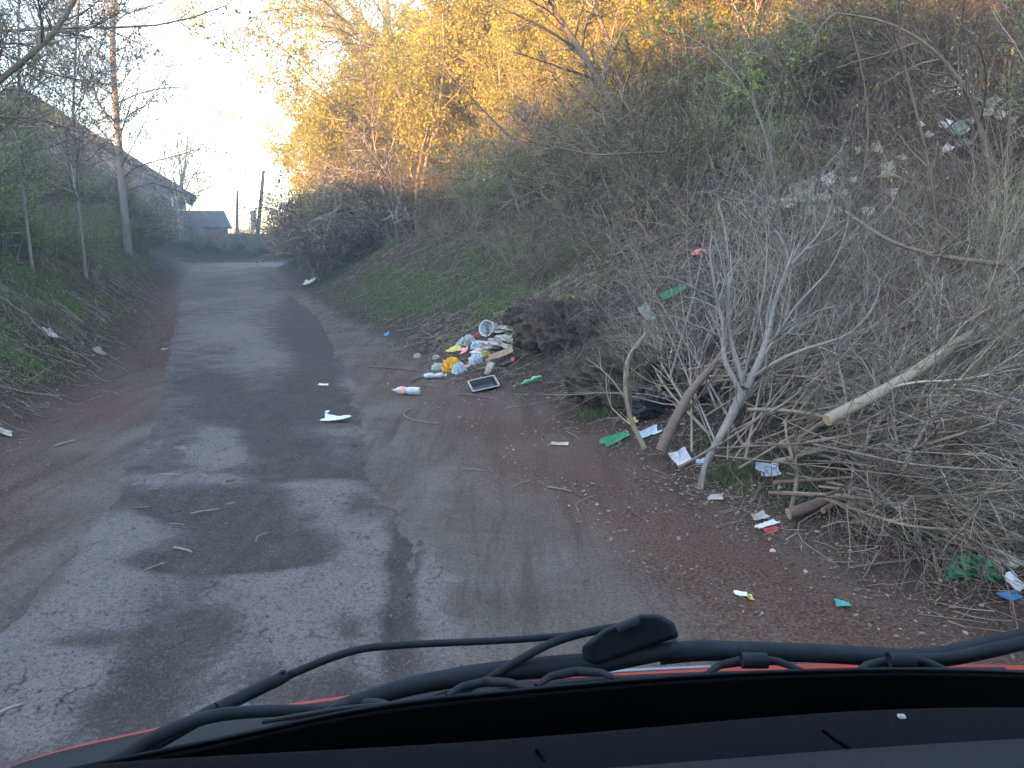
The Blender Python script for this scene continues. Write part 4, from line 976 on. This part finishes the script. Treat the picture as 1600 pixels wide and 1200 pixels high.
# on the lane
c0 = crumple(527, 659, 50, 13, M['white_plastic'], 'white twisted cloth lying on the lane', 'cloth', 'cloth', 601, fold=.5, ang=.15)
crumple(505, 604, 18, 4, M['white_plastic'], 'small white scrap on the lane beyond the white cloth', 'paper_scrap', 'scrap', 602)
crumple(511, 586 + 60, 7, 3, M['white_plastic'], 'tiny white scrap just above the white cloth', 'paper_scrap', 'scrap', 603)
lump('stone', 283, 702, .13, .03, .10, simple('road stone', (.13, .12, .11), .9, .4, 30), 'flat grey stone on the dark patch left of the worn asphalt', 'stone', 604, (20, 12), .2)
# rubbish pile, left to right
bag(686, 577, 17, 15, M['clear_plastic'], 'crushed clear cup left of the orange wrapper', 'plastic_cup', 'cup', 610)
bag(652, 560, 9, 9, M['grey_card'], 'round grey scrap in the dark brush, left one', 'scrap', 'scrap', 611, .5)
bag(681, 562, 9, 9, M['grey_card'], 'round grey scrap in the dark brush, right one', 'scrap', 'scrap', 612, .5)
bag(706, 578, 22, 26, M['orange'], 'orange yellow wrapper standing in the rubbish pile', 'wrapper', 'wrapper', 613, .2, .5)
bag(718, 581, 16, 20, M['film'], 'pale blue crumpled film right of the orange wrapper', 'plastic_film', 'film', 614, .1, .5)
crumple(713, 556, 27, 14, M['yellow'], 'yellow foam tray tilted at the back of the rubbish pile', 'food_tray', 'tray', 615, .06, .25, .5)
bag(731, 540, 17, 20, M['clear_plastic'], 'clear crumpled bag at the top left of the rubbish pile', 'plastic_bag', 'bag', 616, .4, .45)
bag(747, 545, 17, 16, M['film'], 'bluish white bag in the middle of the rubbish pile', 'plastic_bag', 'bag', 617, .3, .45)
bag(719, 541, 10, 8, M['film'], 'small pale blue cup left of the clear bag', 'plastic_cup', 'cup', 618, .4, .3)
bag(745, 529, 11, 9, M['red'], 'dark red scrap left of the white tub', 'scrap', 'scrap', 619, .5, .4)
crumple(731, 560, 14, 15, M['band'], 'red torn wrapper in front of the bluish bag', 'wrapper', 'wrapper', 620, .08, .5)
bag(744, 566, 17, 19, M['film'], 'crushed teal tinted bottle base in the rubbish pile', 'plastic_scrap', 'scrap', 621, .1, .5)
bag(761, 556, 12, 10, M['yellow'], 'dull yellow scrap right of the teal bottle base', 'scrap', 'scrap', 622, .2, .5)
bag(772, 549, 10, 9, M['grey_card'], 'grey violet lump beside the dull yellow scrap', 'scrap', 'scrap', 623, .2, .4)
bag(790, 540, 52, 22, M['rag'], 'long dirty white rag below the white tub', 'rag', 'rag', 624, .1, .5)
bag(798, 517, 40, 10, M['rag'], 'pale rag stretched right of the white tub', 'rag', 'rag', 625, .2, .6)
bag(757, 552, 26, 12, M['white_plastic'], 'white film under the long dirty rag', 'plastic_film', 'film', 631, .1, .6)
crumple(788, 566, 50, 11, M['cardboard'], 'torn greyish cardboard strip at the right of the pile', 'cardboard', 'cardboard', 626, .09, .5, -.1)
crumple(730, 575, 12, 5, M['band'], 'tiny pink scrap in front of the rubbish pile', 'scrap', 'scrap', 627)
# the white tub with a rolled lining, lying on its side
def tub():
    o = bpy.data.objects.new('tub', None); COL.objects.link(o); tag(o, 'white round tub lying on its side on top of the rubbish pile', 'tub')
    c = hit(766, 526); a = math.radians(-118)
    Mx = Matrix.Rotation(a, 4, 'Z') @ Matrix.Rotation(math.radians(-14), 4, 'Y'); Mx.translation = Vector((c[0], c[1] - .05, c[2] + .11)); o.matrix_world = Mx @ Matrix.Scale(.78, 4)
    link('shell', MB().grid(lathe([(.14, .138), (.145, .148), (.15, .148), (.15, .138), (.13, .134), (-.14, .12), (-.15, .10), (-.15, .005), (-.155, .005), (-.158, .11), (-.145, .13), (.14, .148)], 30)).mesh('shell', M['white_plastic'], True), o)
    t = np.linspace(0, 5.2 * np.pi, 70); r = .03 + .1 * t / t.max()
    G = np.array([[[x, q * math.cos(tt), q * math.sin(tt)] for tt, q in zip(t, r)] for x in (-.1, 0, .12)])
    s = link('lining', MB().grid(G).mesh('lining', M['film'], True), o); md = s.modifiers.new('thickness', 'SOLIDIFY'); md.thickness = .004
tub()
# black tray
def tray():
    o = bpy.data.objects.new('black_tray', None); COL.objects.link(o); tag(o, 'black rectangular plastic tray with a pale rim, tilted towards the lane', 'tray')
    Mx = ground_frame(757, 609, .25, .03); o.matrix_world = Mx @ Matrix.Rotation(math.radians(12), 4, 'X')
    def ring(w, d, z, c=.02):
        p = []
        for sx, sy, a0 in ((1, 1, 0), (-1, 1, 90), (-1, -1, 180), (1, -1, 270)):
            for q in range(5):
                a = math.radians(a0 + q * 22.5); p.append([sx * (w / 2 - c) + c * math.cos(a), sy * (d / 2 - c) + c * math.sin(a), z])
        p.append(p[0]); return p
    G = np.array([ring(.26, .20, -.004), ring(.30, .25, .045), ring(.27, .22, .045), ring(.24, .18, .004), ring(.02, .02, .004, .005)])
    link('basin', MB().grid(G).mesh('basin', M['black_plastic'], False), o)
    G = np.array([ring(.33, .28, .046), ring(.33, .28, .052), ring(.30, .25, .052), ring(.30, .25, .046)]); G = np.concatenate([G, G[:1]])
    link('rim', MB().grid(G).mesh('rim', M['rag'], False), o)
tray()
def cup(px, py, ang, L, label, mat):
    o = bpy.data.objects.new('plastic_cup', None); COL.objects.link(o); tag(o, label, 'cup'); Mx = ground_frame(px, py, ang, L * .45); o.matrix_world = Mx @ Matrix.Rotation(math.radians(-25), 4, 'Y')
    G = lathe([(-.5 * L, .01), (-.5 * L, .24 * L), (.5 * L, .36 * L), (.51 * L, .38 * L), (.49 * L, .38 * L), (.49 * L, .34 * L), (-.47 * L, .22 * L), (-.47 * L, .01)], 20); G[:, :, 2] *= .75
    link('body', MB().grid(G).mesh('body', mat, True), o)
    for q in (-.25, 0, .25):
        r = (.30 + .12 * q) * L; G = lathe([(q * L - .01 * L, r), (q * L, r * 1.05), (q * L + .01 * L, r)], 20); G[:, :, 2] *= .75; link('rib', MB().grid(G).mesh('rib', mat, True), o)
cup(767, 586, 1.0, .16, 'pale ribbed cup leaning on the back of the black tray', M['rag'])
crumple(605, 525, 10, 8, M['blue'], 'small bright blue scrap on the far verge', 'scrap', 'scrap', 640)
crumple(948, 625, 22, 10, M['film'], 'pale crumpled scrap below the dry stalks', 'scrap', 'scrap', 641)
crumple(915, 604, 10, 8, M['grey_card'], 'tiny pale scrap in the dry stalks', 'scrap', 'scrap', 642)
crumple(963, 692, 50, 12, M['green'], 'green folded sheet on the verge left of the branches', 'plastic_sheet', 'sheet', 643, .015, .45, .25)
crumple(1015, 682, 44, 12, M['film'], 'pale wrapper under the thin upright branch', 'wrapper', 'wrapper', 644)
crumple(990, 662, 16, 10, M['yellow'], 'pale yellow scrap behind the green folded sheet', 'scrap', 'scrap', 645)
crumple(1066, 728, 32, 16, M['foil'], 'silver packet left of the foot of the forked branch', 'foil_packet', 'packet', 646, .02, .2, .3, stand=.9)
crumple(1096, 726, 14, 8, M['film'], 'small pale scrap right of the silver packet', 'scrap', 'scrap', 647)
crumple(1203, 748, 36, 16, M['film'], 'crumpled white and blue packet below the brush heap', 'foil_packet', 'packet', 648, .02, .4, -.1, stand=.7)
crumple(1222, 765, 10, 7, M['white_plastic'], 'small white scrap right of the white and blue packet', 'scrap', 'scrap', 649)
crumple(1119, 781, 24, 10, M['grey_card'], 'flat pale grey card scrap on the leaf litter', 'card', 'card', 650, .008, .12)
crumple(1188, 815, 32, 12, M['grey_card'], 'grey folded card above the red edged wrapper', 'card', 'card', 651, .02, .3)
crumple(1196, 829, 42, 7, M['white_plastic'], 'white wrapper with black print beside the grey card', 'wrapper', 'wrapper', 652, .025, .2)
crumple(1207, 834, 26, 8, M['red'], 'red torn piece under the white wrapper', 'wrapper', 'wrapper', 653, .006, .3)
lump('bottle_cap', 1207, 862, .035, .014, .035, M['band'], 'small red cap below the red edged wrapper', 'cap', 654, (16, 10), .08)
crumple(1157, 932, 20, 6, M['white_plastic'], 'small white and yellow wrapper on the red dirt', 'wrapper', 'wrapper', 655, .008, .2, -.35)
crumple(1172, 937, 9, 8, M['yellow'], 'yellow tip lying at the end of the small wrapper', 'wrapper', 'wrapper', 656, .008, .3)
crumple(1317, 951, 22, 9, M['teal'], 'small teal green wrapper in the leaf litter', 'wrapper', 'wrapper', 657, .01, .4, -.3)
bag(1523, 892, 46, 34, M['green'], 'crumpled green bag under the twigs near the right edge', 'plastic_bag', 'bag', 658, 0, .5)
bag(1562, 880, 30, 24, M['rag'], 'pale crumpled bag right of the green bag', 'plastic_bag', 'bag', 659, 0, .5)
crumple(1587, 922, 18, 20, M['foil'], 'silver lid above the bright blue piece at the right edge', 'lid', 'lid', 660, .02, .3)
crumple(1578, 938, 26, 10, M['blue'], 'bright blue triangular piece at the right edge', 'scrap', 'scrap', 661, .01, .3)
lump('bottle_cap', 1269, 779, .035, .03, .035, M['blue'], 'bright blue cap beside the low dark branch', 'cap', 662, (16, 10), .1)
crumple(1331, 793, 18, 8, M['orange'], 'orange scrap right of the red brown stick', 'scrap', 'scrap', 663)
crumple(1020, 505, 18, 20, M['mint'], 'pale mint cloth caught above the brush heap', 'cloth', 'cloth', 664, .04, .6, stand=.9)
crumple(1040, 552, 14, 14, M['rag'], 'pale shoe shaped rag left of the forked branch', 'rag', 'rag', 665, .12, .6)
crumple(1012, 590, 24, 14, M['rag'], 'dirty white lump at the left of the heap', 'rag', 'rag', 666, .12, .6)
crumple(1050, 582, 18, 20, M['foil'], 'greyish silver piece behind the leaning red branch', 'scrap', 'scrap', 667, .12, .5)
bag(1030, 640, 70, 46, M['bin_bag'], 'black rubbish bag behind the leaning red branch', 'rubbish_bag', 'bag', 668, 0, .45)
bag(1098, 620, 52, 34, M['bin_bag'], 'black rubbish bag between red branch and forked branch', 'rubbish_bag', 'bag', 669, .2, .4)
bag(1560, 800, 44, 22, M['grey_card'], 'pale grey bag behind thin twigs at the right', 'plastic_bag', 'bag', 670, 0, .4)
bag(1590, 795, 14, 26, M['cardboard'], 'pinkish lump at the right edge beside the pale grey bag', 'scrap', 'scrap', 671, 0, .4)
crumple(1056, 464, 42, 10, M['green'], 'long green scrap lying behind the heap of branches', 'scrap', 'scrap', 672, .05, .4, .3)
bag(888, 470, 26, 12, M['cardboard'], 'pale brown clod on top of the dark earth heap', 'clod', 'clod', 673, .3, .4)
bag(1100, 398, 26, 10, M['band'], 'reddish rag lying behind the pale forked branch', 'rag', 'rag', 674, .1, .5)
crumple(6, 681, 18, 8, M['rag'], 'pale scrap on the left verge at the edge of view', 'scrap', 'scrap', 675)
crumple(75, 527, 26, 10, M['rag'], 'pale bark strip lying on the left bank', 'bark_strip', 'bark', 676, .02, .4)
crumple(153, 554, 20, 8, M['cut_pale'], 'pale bark flake lower on the left bank', 'bark_strip', 'bark', 677, .02, .4)
crumple(256, 548, 14, 5, M['rag'], 'small pale stone like scrap on the left verge', 'scrap', 'scrap', 678)
crumple(873, 696, 34, 6, M['rag'], 'pale flat bark piece on the dirt left of the green sheet', 'bark_strip', 'bark', 679, .01, .2, -.2)
crumple(485, 445, 26, 9, M['white_plastic'], 'white scraps on the verge near the far bend', 'scrap', 'scrap', 680, .01, .5)
# rag heap further up the slope
for k, (px, py, w, h) in enumerate([(1248, 315, 26, 13), (1275, 305, 22, 12), (1300, 300, 24, 12), (1262, 332, 40, 16), (1238, 338, 30, 14), (1290, 325, 22, 10), (1325, 318, 16, 8), (1386, 290, 26, 16), (1360, 346, 24, 9), (1340, 296, 14, 6), (1374, 248, 14, 9), (1348, 250, 10, 7), (1330, 232, 12, 6), (1412, 262, 14, 7),
                                   (1478, 212, 22, 9), (1500, 222, 24, 11), (1520, 208, 18, 8), (1540, 196, 24, 9), (1565, 200, 26, 10), (1590, 206, 22, 9), (1488, 250, 16, 8), (1510, 243, 20, 8), (1455, 228, 12, 7), (1208, 330, 16, 8), (1225, 290, 12, 6), (1310, 345, 16, 8), (1400, 318, 12, 7), (1270, 348, 18, 9), (1550, 178, 26, 8), (1585, 180, 20, 8), (1442, 212, 10, 6), (1316, 270, 10, 5)]):
    crumple(px, py, w * .85, h * .9, M[['rag', 'rag', 'white_plastic', 'mint', 'rag', 'grey_card'][k % 6]], 'pale rag in the heap of old rubbish up the right slope' if px < 1430 else 'pale rag in the rubbish at the upper right edge', 'rag', 'rag', 700 + k, .10, .6, stand=.8)['group'] = 'rags up the right slope' if px < 1430 else 'rags at the upper right edge'
crumple(1203, 323, 12, 8, M['blue'], 'small blue green scrap at the left of the rag heap', 'scrap', 'scrap', 750, .05, .4)
# dark slatted crate piece
def crate():
    o = bpy.data.objects.new('broken_crate', None); COL.objects.link(o); tag(o, 'broken dark slatted crate side lying above the branches', 'crate')
    c = over(1395, 378, .5); o.location = c; o.rotation_euler = (.55, -.45, .5)
    for k in range(4):
        mb = MB(); mb.box((-.17, -.09 + k * .05, 0), (.17, -.055 + k * .05, .012)); link('slat', mb.mesh('slat', M['wood_dark']), o)
    for x in (-.14, .14):
        mb = MB(); mb.box((x - .015, -.10, -.03), (x + .015, .11, -.002)); link('batten', mb.mesh('batten', M['wood_dark']), o)
crate()
# green clumps under the branches
for (px, py, n, s) in [(935, 648, 500, .16), (1300, 735, 1600, .3), (1158, 745, 700, .16), (1120, 700, 200, .1), (10, 545, 900, .35), (1240, 600, 200, .2), (90, 505, 500, .35), (725, 480, 300, .25), (1560, 760, 500, .3)]:
    c = hit(px, py); x = c[0] + rng.normal(0, s * .6, n); y = c[1] + rng.normal(0, s * .5, n)
    tag(link('grass_clump', blades_mesh('grass_clump', blades(x, y, .11, .004), M['grass'])), 'clump of fresh green grass at the foot of the bank', 'grass clump', None, 'stuff')

# ------------------------------------------------------------------ the red van the picture is taken from
M['van_red'] = simple('red paint', (.36, .04, .035), .35, .06, 4, spec=.5)
M['van_black'] = simple('weathered black plastic', (.014, .018, .022), .6, .25, 40, spec=.15)
M['rubber'] = simple('wiper rubber', (.010, .011, .012), .6, .2, 40)
M['frit'] = simple('black glass border', (.002, .002, .003), .8, .1, 10, spec=.02)
M['dash'] = simple('dashboard plastic', (.005, .0055, .007), .8, .15, 200, bumpy=.2, spec=.05)
M['dash_grey'] = simple('grey dashboard pad', (.017, .017, .021), .75, .12, 200, bumpy=.2, spec=.15)
M['bonnet_glare'] = simple('painted bonnet glare', (.25, .26, .28), .35, .1, 20)  # pale colour standing in for a highlight on the bonnet edge
van = bpy.data.objects.new('van', None); COL.objects.link(van); van.location = (0, .4, 0); tag(van, 'red van seen from its driving seat with black dashboard and wipers', 'van')
VO = np.array([0, .4, 0.])
def rows(*rs, n=40, parent=None, name='panel', mat=None, thick=.004, sm=True):
    "loft a panel through curves, each a list of (px, py, dist)"
    G = []
    for r in rs:
        q = np.array([at(*p) if len(p) == 3 and p[2] < 50 else p for p in r]) if not isinstance(r, np.ndarray) else r
        t = np.linspace(0, 1, n); d = np.linspace(0, 1, len(q)); C = np.stack([np.interp(t, d, q[:, k]) for k in range(3)], 1)
        for _ in range(4): C[1:-1] = .25 * C[:-2] + .5 * C[1:-1] + .25 * C[2:]
        G.append(C - VO)
    o = link(name, MB().grid(np.array(G)).mesh(name, mat, sm), parent or van)
    md = o.modifiers.new('thickness', 'SOLIDIFY'); md.thickness = thick; md.offset = 0
    return o
fr_top = [(-260, 1330, .50), (0, 1236, .54), (150, 1204, .57), (375, 1160, .61), (500, 1128, .64), (650, 1104, .66), (800, 1090, .68), (1000, 1070, .69), (1200, 1058, .70), (1400, 1053, .71), (1560, 1055, .72), (1700, 1062, .73), (1900, 1085, .74)]
dash_top = [(-260, 1420, .44), (0, 1212, .47), (200, 1198, .50), (400, 1186, .53), (600, 1176, .55), (800, 1163, .56), (1000, 1146, .57), (1200, 1128, .58), (1350, 1117, .58), (1500, 1113, .58), (1600, 1112, .58), (1800, 1116, .58)]
A = np.array([at(*p) for p in fr_top]); Bf = A + np.array([0, .22, -.32])
rows(A, Bf, mat=M['frit'], name='windscreen_border', thick=.004)
D = np.array([at(*p) for p in dash_top])
t = np.linspace(0, 1, len(D))
back = np.stack([np.interp(t, np.linspace(0, 1, len(Bf)), Bf[:, k]) for k in range(3)], 1); back[:, 2] -= .01
D2 = D + np.array([0, -.06, -.008]); D3 = D2 + np.array([0, -.10, -.03]); D4 = D3 + np.array([0, -.12, -.16])
rows(back, D + np.array([0, .008, -.006]), mat=M['frit'], name='demister_shelf', thick=.004)
dash = rows(D + np.array([0, .012, -.012]), D + np.array([0, .006, -.002]), D, D2, D3, D4, mat=M['dash'], name='dashboard', thick=.004)
rows([(830, 1215, .50), (1100, 1194, .51), (1300, 1178, .52), (1450, 1168, .53), (1640, 1157, .54)], [(830, 1290, .44), (1100, 1275, .45), (1300, 1262, .46), (1450, 1255, .46), (1640, 1245, .47)], mat=M['dash_grey'], name='top_pad', thick=.006, parent=van)
for q in ([(1285, 1141, .545), (1305, 1156, .54), (1330, 1172, .53)], [(838, 1172, .55), (850, 1190, .54), (865, 1215, .53)]):
    mb = MB(); mb.tube([at(*p) - VO for p in q], .0016, 6); link('seam', mb.mesh('seam', M['frit'], True), van)
lump2 = MB().grid(lathe([(-.004, .0005), (-.003, .003), (.002, .003), (.004, .0005)], 8)).mesh('crumb', M['rag'], True); o = link('crumb', lump2, None, at(1409, 1121, .575)); tag(o, 'tiny pale crumb on top of the dashboard edge', 'crumb')
# bonnet
rear = [(-500, 1500, .62), (-200, 1330, .70), (0, 1235, .78), (300, 1165, .82), (600, 1110, .86), (900, 1085, .88), (1200, 1075, .88), (1600, 1070, .88), (2000, 1090, .86)]
crest = [(-500, 1440, .74), (-200, 1300, .84), (0, 1195, .95), (140, 1163, 1.0), (300, 1120, 1.04), (600, 1077, 1.08), (900, 1048, 1.10), (1150, 1038, 1.10), (1600, 1036, 1.10), (2000, 1060, 1.08)]
Rr_ = np.array([at(*p) for p in rear]); C_ = np.array([at(*p) for p in crest])
C_ = np.stack([np.interp(np.linspace(0, 1, len(Rr_)), np.linspace(0, 1, len(C_)), C_[:, k]) for k in range(3)], 1)
F1 = C_ + np.array([0, .22, -.17]); F2 = C_ + np.array([0, .42, -.42]); F3 = C_ + np.array([0, .50, -.70])
rows(Rr_ + np.array([0, 0, -.004]), C_, F1, F2, F3, mat=M['van_red'], name='bonnet', thick=.003)
rows([(700, 1072, .95), (820, 1058, .97), (900, 1050, .98), (1010, 1044, .98), (1110, 1040, .98)], [(700, 1077, .94), (820, 1063, .96), (900, 1055, .97), (1010, 1048, .97), (1110, 1043, .97)], mat=M['bonnet_glare'], name='glare_strip', thick=.002)  # glare along the bonnet edge, painted as a thin pale strip
K1 = C_ + (Rr_ - C_) * np.interp(np.arange(len(C_)), [0, 2, 4, 5, 6, 8], [.14, .16, .26, .36, .38, .38])[:, None] + np.array([0, -.004, .006])
K2 = Rr_ + np.array([0, 0, .004])
rows(K1, K1 * .5 + K2 * .5 + np.array([0, 0, .004]), K2, A + np.array([0, .03, -.012]), mat=M['van_black'], name='cowl_panel', thick=.003)
# cowl grille edge below the wipers
def bar(name, l, r, mat='van_black', parent=None, sides=10, flat=1.0):
    n = 40; Q = curve_pts([at(*p) for p in l], n) - VO
    R = np.interp(np.linspace(0, 1, n), np.linspace(0, 1, len(r)), r)
    V, F = tubes(Q[None], R[None], sides, True)
    if flat != 1: # widen along the view-up direction
        c = np.repeat(Q, sides, 0); V[:len(c), 2] = c[:, 2] + (V[:len(c), 2] - c[:, 2]) * flat
    return link(name, MB().add(V, F).mesh(name, M[mat], True), parent or van)
bar('cowl', [(130, 1212, .72), (300, 1172, .76), (500, 1126, .79), (650, 1100, .81), (800, 1082, .82), (1000, 1066, .83), (1200, 1056, .83), (1400, 1050, .83), (1570, 1049, .83)], [.006, .007, .007, .006, .005])
# left hand wiper: two arm rods, pivot cover, blade
w1 = bpy.data.objects.new('wiper', None); COL.objects.link(w1); w1.parent = van; w1.location = (0, 0, 0)
bar('arm', [(130, 1235, .70), (225, 1170, .76), (330, 1112, .82), (440, 1060, .88)], [.0105, .0095, .008], parent=w1)
bar('arm', [(430, 1064, .88), (520, 1026, .90), (570, 1012, .91), (640, 1007, .91), (800, 1000, .91), (900, 992, .91), (960, 980, .91)], [.0055, .0048, .0045], parent=w1)
bar('arm', [(110, 1232, .68), (180, 1190, .71), (250, 1146, .74), (330, 1116, .77), (430, 1110, .80), (560, 1110, .83), (670, 1098, .85), (745, 1070, .86), (800, 1038, .87), (860, 1003, .88), (930, 984, .89), (1000, 976, .9)], [.009, .0075, .006, .0055, .0055], parent=w1)
bar('sleeve', [(340, 1108, .82), (400, 1078, .855), (448, 1055, .88)], [.0085, .0082], parent=w1)
bar('clip', [(441, 1048, .875), (443, 1058, .875)], [.003, .003], parent=w1)
def wedge(name, outline, d, th, mat, parent, bev=.004):
    pts = [at(x, y, d) - VO for x, y in outline]; n = len(pts)
    c = sum(pts) / n; nrm = np.array([0, -.8, .6]) * th
    mid = [p + nrm * .5 for p in pts]; top = [c + (p - c) * .86 + nrm for p in pts]
    V = pts + mid + top; F = [tuple(range(2 * n, 3 * n))[::-1]]
    for i in range(n):
        j = (i + 1) % n; F += [(i, n + i, n + j, j), (n + i, 2 * n + i, 2 * n + j, n + j)]
    F.append(tuple(range(n)))
    me = bpy.data.meshes.new(name); me.from_pydata([tuple(v) for v in V], [], F); me.materials.append(M[mat]); me.update()
    o = link(name, me, parent); md = o.modifiers.new('b', 'BEVEL'); md.width = bev; md.segments = 3; return o
wedge('pivot_cover', [(908, 1012), (940, 985), (1000, 961), (1030, 961), (1052, 974), (1060, 996), (1000, 1016), (925, 1044), (911, 1036)], .88, .02, 'van_black', w1)
bar('nut', [(965, 985, .86), (985, 976, .86), (1000, 970, .86)], [.006, .006], parent=w1)
bar('blade', [(400, 1150, .80), (520, 1108, .83), (640, 1072, .86), (720, 1057, .87), (820, 1045, .88), (930, 1037, .88), (1060, 1012, .88)], [.006, .011, .013, .014, .012], parent=w1)
bar('blade_rubber', [(410, 1128, .76), (540, 1106, .77), (700, 1092, .77), (860, 1076, .77), (1010, 1066, .77)], [.0028, .0028], 'rubber', parent=w1)
w2 = bpy.data.objects.new('wiper', None); COL.objects.link(w2); w2.parent = van
bar('blade', [(1030, 1022, .89), (1090, 1016, .89), (1180, 1018, .89), (1260, 1020, .89), (1340, 1024, .89), (1420, 1030, .89), (1480, 1026, .89), (1560, 1008, .89), (1680, 978, .89)], [.014, .0125, .012, .0125, .014, .013], parent=w2)
bar('arm', [(1400, 1030, .87), (1480, 1028, .87), (1540, 1017, .87), (1620, 1000, .87), (1700, 985, .87)], [.006, .008, .010], parent=w2)
bar('blade_rubber', [(1110, 1058, .77), (1250, 1052, .77), (1400, 1049, .77), (1560, 1046, .77)], [.0028, .0028], 'rubber', parent=w2)
for (x, y) in ((1180, 1036), (1410, 1036)):
    bar('claw', [(x - 78, y + 18, .83), (x - 55, y + 3, .85), (x - 10, y - 5, .86), (x + 35, y - 3, .85), (x + 78, y + 14, .83)], [.003, .005, .007, .005, .003], parent=w2)
    bar('joint', [(x - 22, y - 4, .85), (x + 18, y - 4, .85)], [.010, .010], parent=w2)
for (x, y) in ((560, 1100), (760, 1068), (900, 1052)):
    bar('claw', [(x - 62, y + 20, .80), (x - 40, y + 5, .82), (x, y - 3, .84), (x + 40, y - 1, .82), (x + 66, y + 10, .80)], [.003, .005, .006, .005, .003], parent=w1)
# cabin round the camera: roof, pillars, doors (black inside)
M['lining'] = simple('grey roof lining', (.12, .12, .12), .9, .1, 10)
def vbox(name, lo, hi, mat):
    mb = MB(); mb.box(np.array(lo) - VO, np.array(hi) - VO); o = link(name, mb.mesh(name, mat), van); return o
vbox('roof', (-1.25, -1.4, 2.16), (.85, .12, 2.20), M['van_red']); vbox('roof_lining', (-1.22, -1.4, 2.12), (.82, .12, 2.155), M['lining'])
vbox('door', (.80, -1.4, .5), (.84, .35, 1.25), M['van_red']); vbox('door', (-1.25, -1.4, .5), (-1.21, .2, 1.25), M['van_red'])
vbox('rear_panel', (-1.25, -1.5, .4), (.85, -1.45, 2.2), M['lining']); vbox('cabin_floor', (-1.2, -1.4, .40), (.8, .45, .45), M['dash'])
for x0, x1 in ((.84, 1.05), (-1.25, -1.2)):
    pa = np.array([x0 if x0 > 0 else -1.23, .10, 2.14]) - VO; pb = np.array([x1 if x0 > 0 else -1.1, .62, 1.22]) - VO
    mb = MB(); mb.tube([pa, pb], [.035, .04], 8); link('windscreen_pillar', mb.mesh('windscreen_pillar', M['dash'], True), van)

# ------------------------------------------------------------------ evening haze in the cutting
m = bpy.data.materials.new('haze'); m.use_nodes = True; nt = m.node_tree; nt.nodes.clear()
out = nt.nodes.new('ShaderNodeOutputMaterial'); pv = nt.nodes.new('ShaderNodeVolumePrincipled')
pv.inputs['Color'].default_value = (.86, .90, 1, 1); pv.inputs['Density'].default_value = .0028; pv.inputs['Anisotropy'].default_value = 0
nt.links.new(pv.outputs[0], out.inputs['Volume'])
mb = MB(); mb.box((-70, -45, -1.6), (70, 125, 34)); o = link('haze', mb.mesh('haze', m)); o['kind'] = 'stuff'
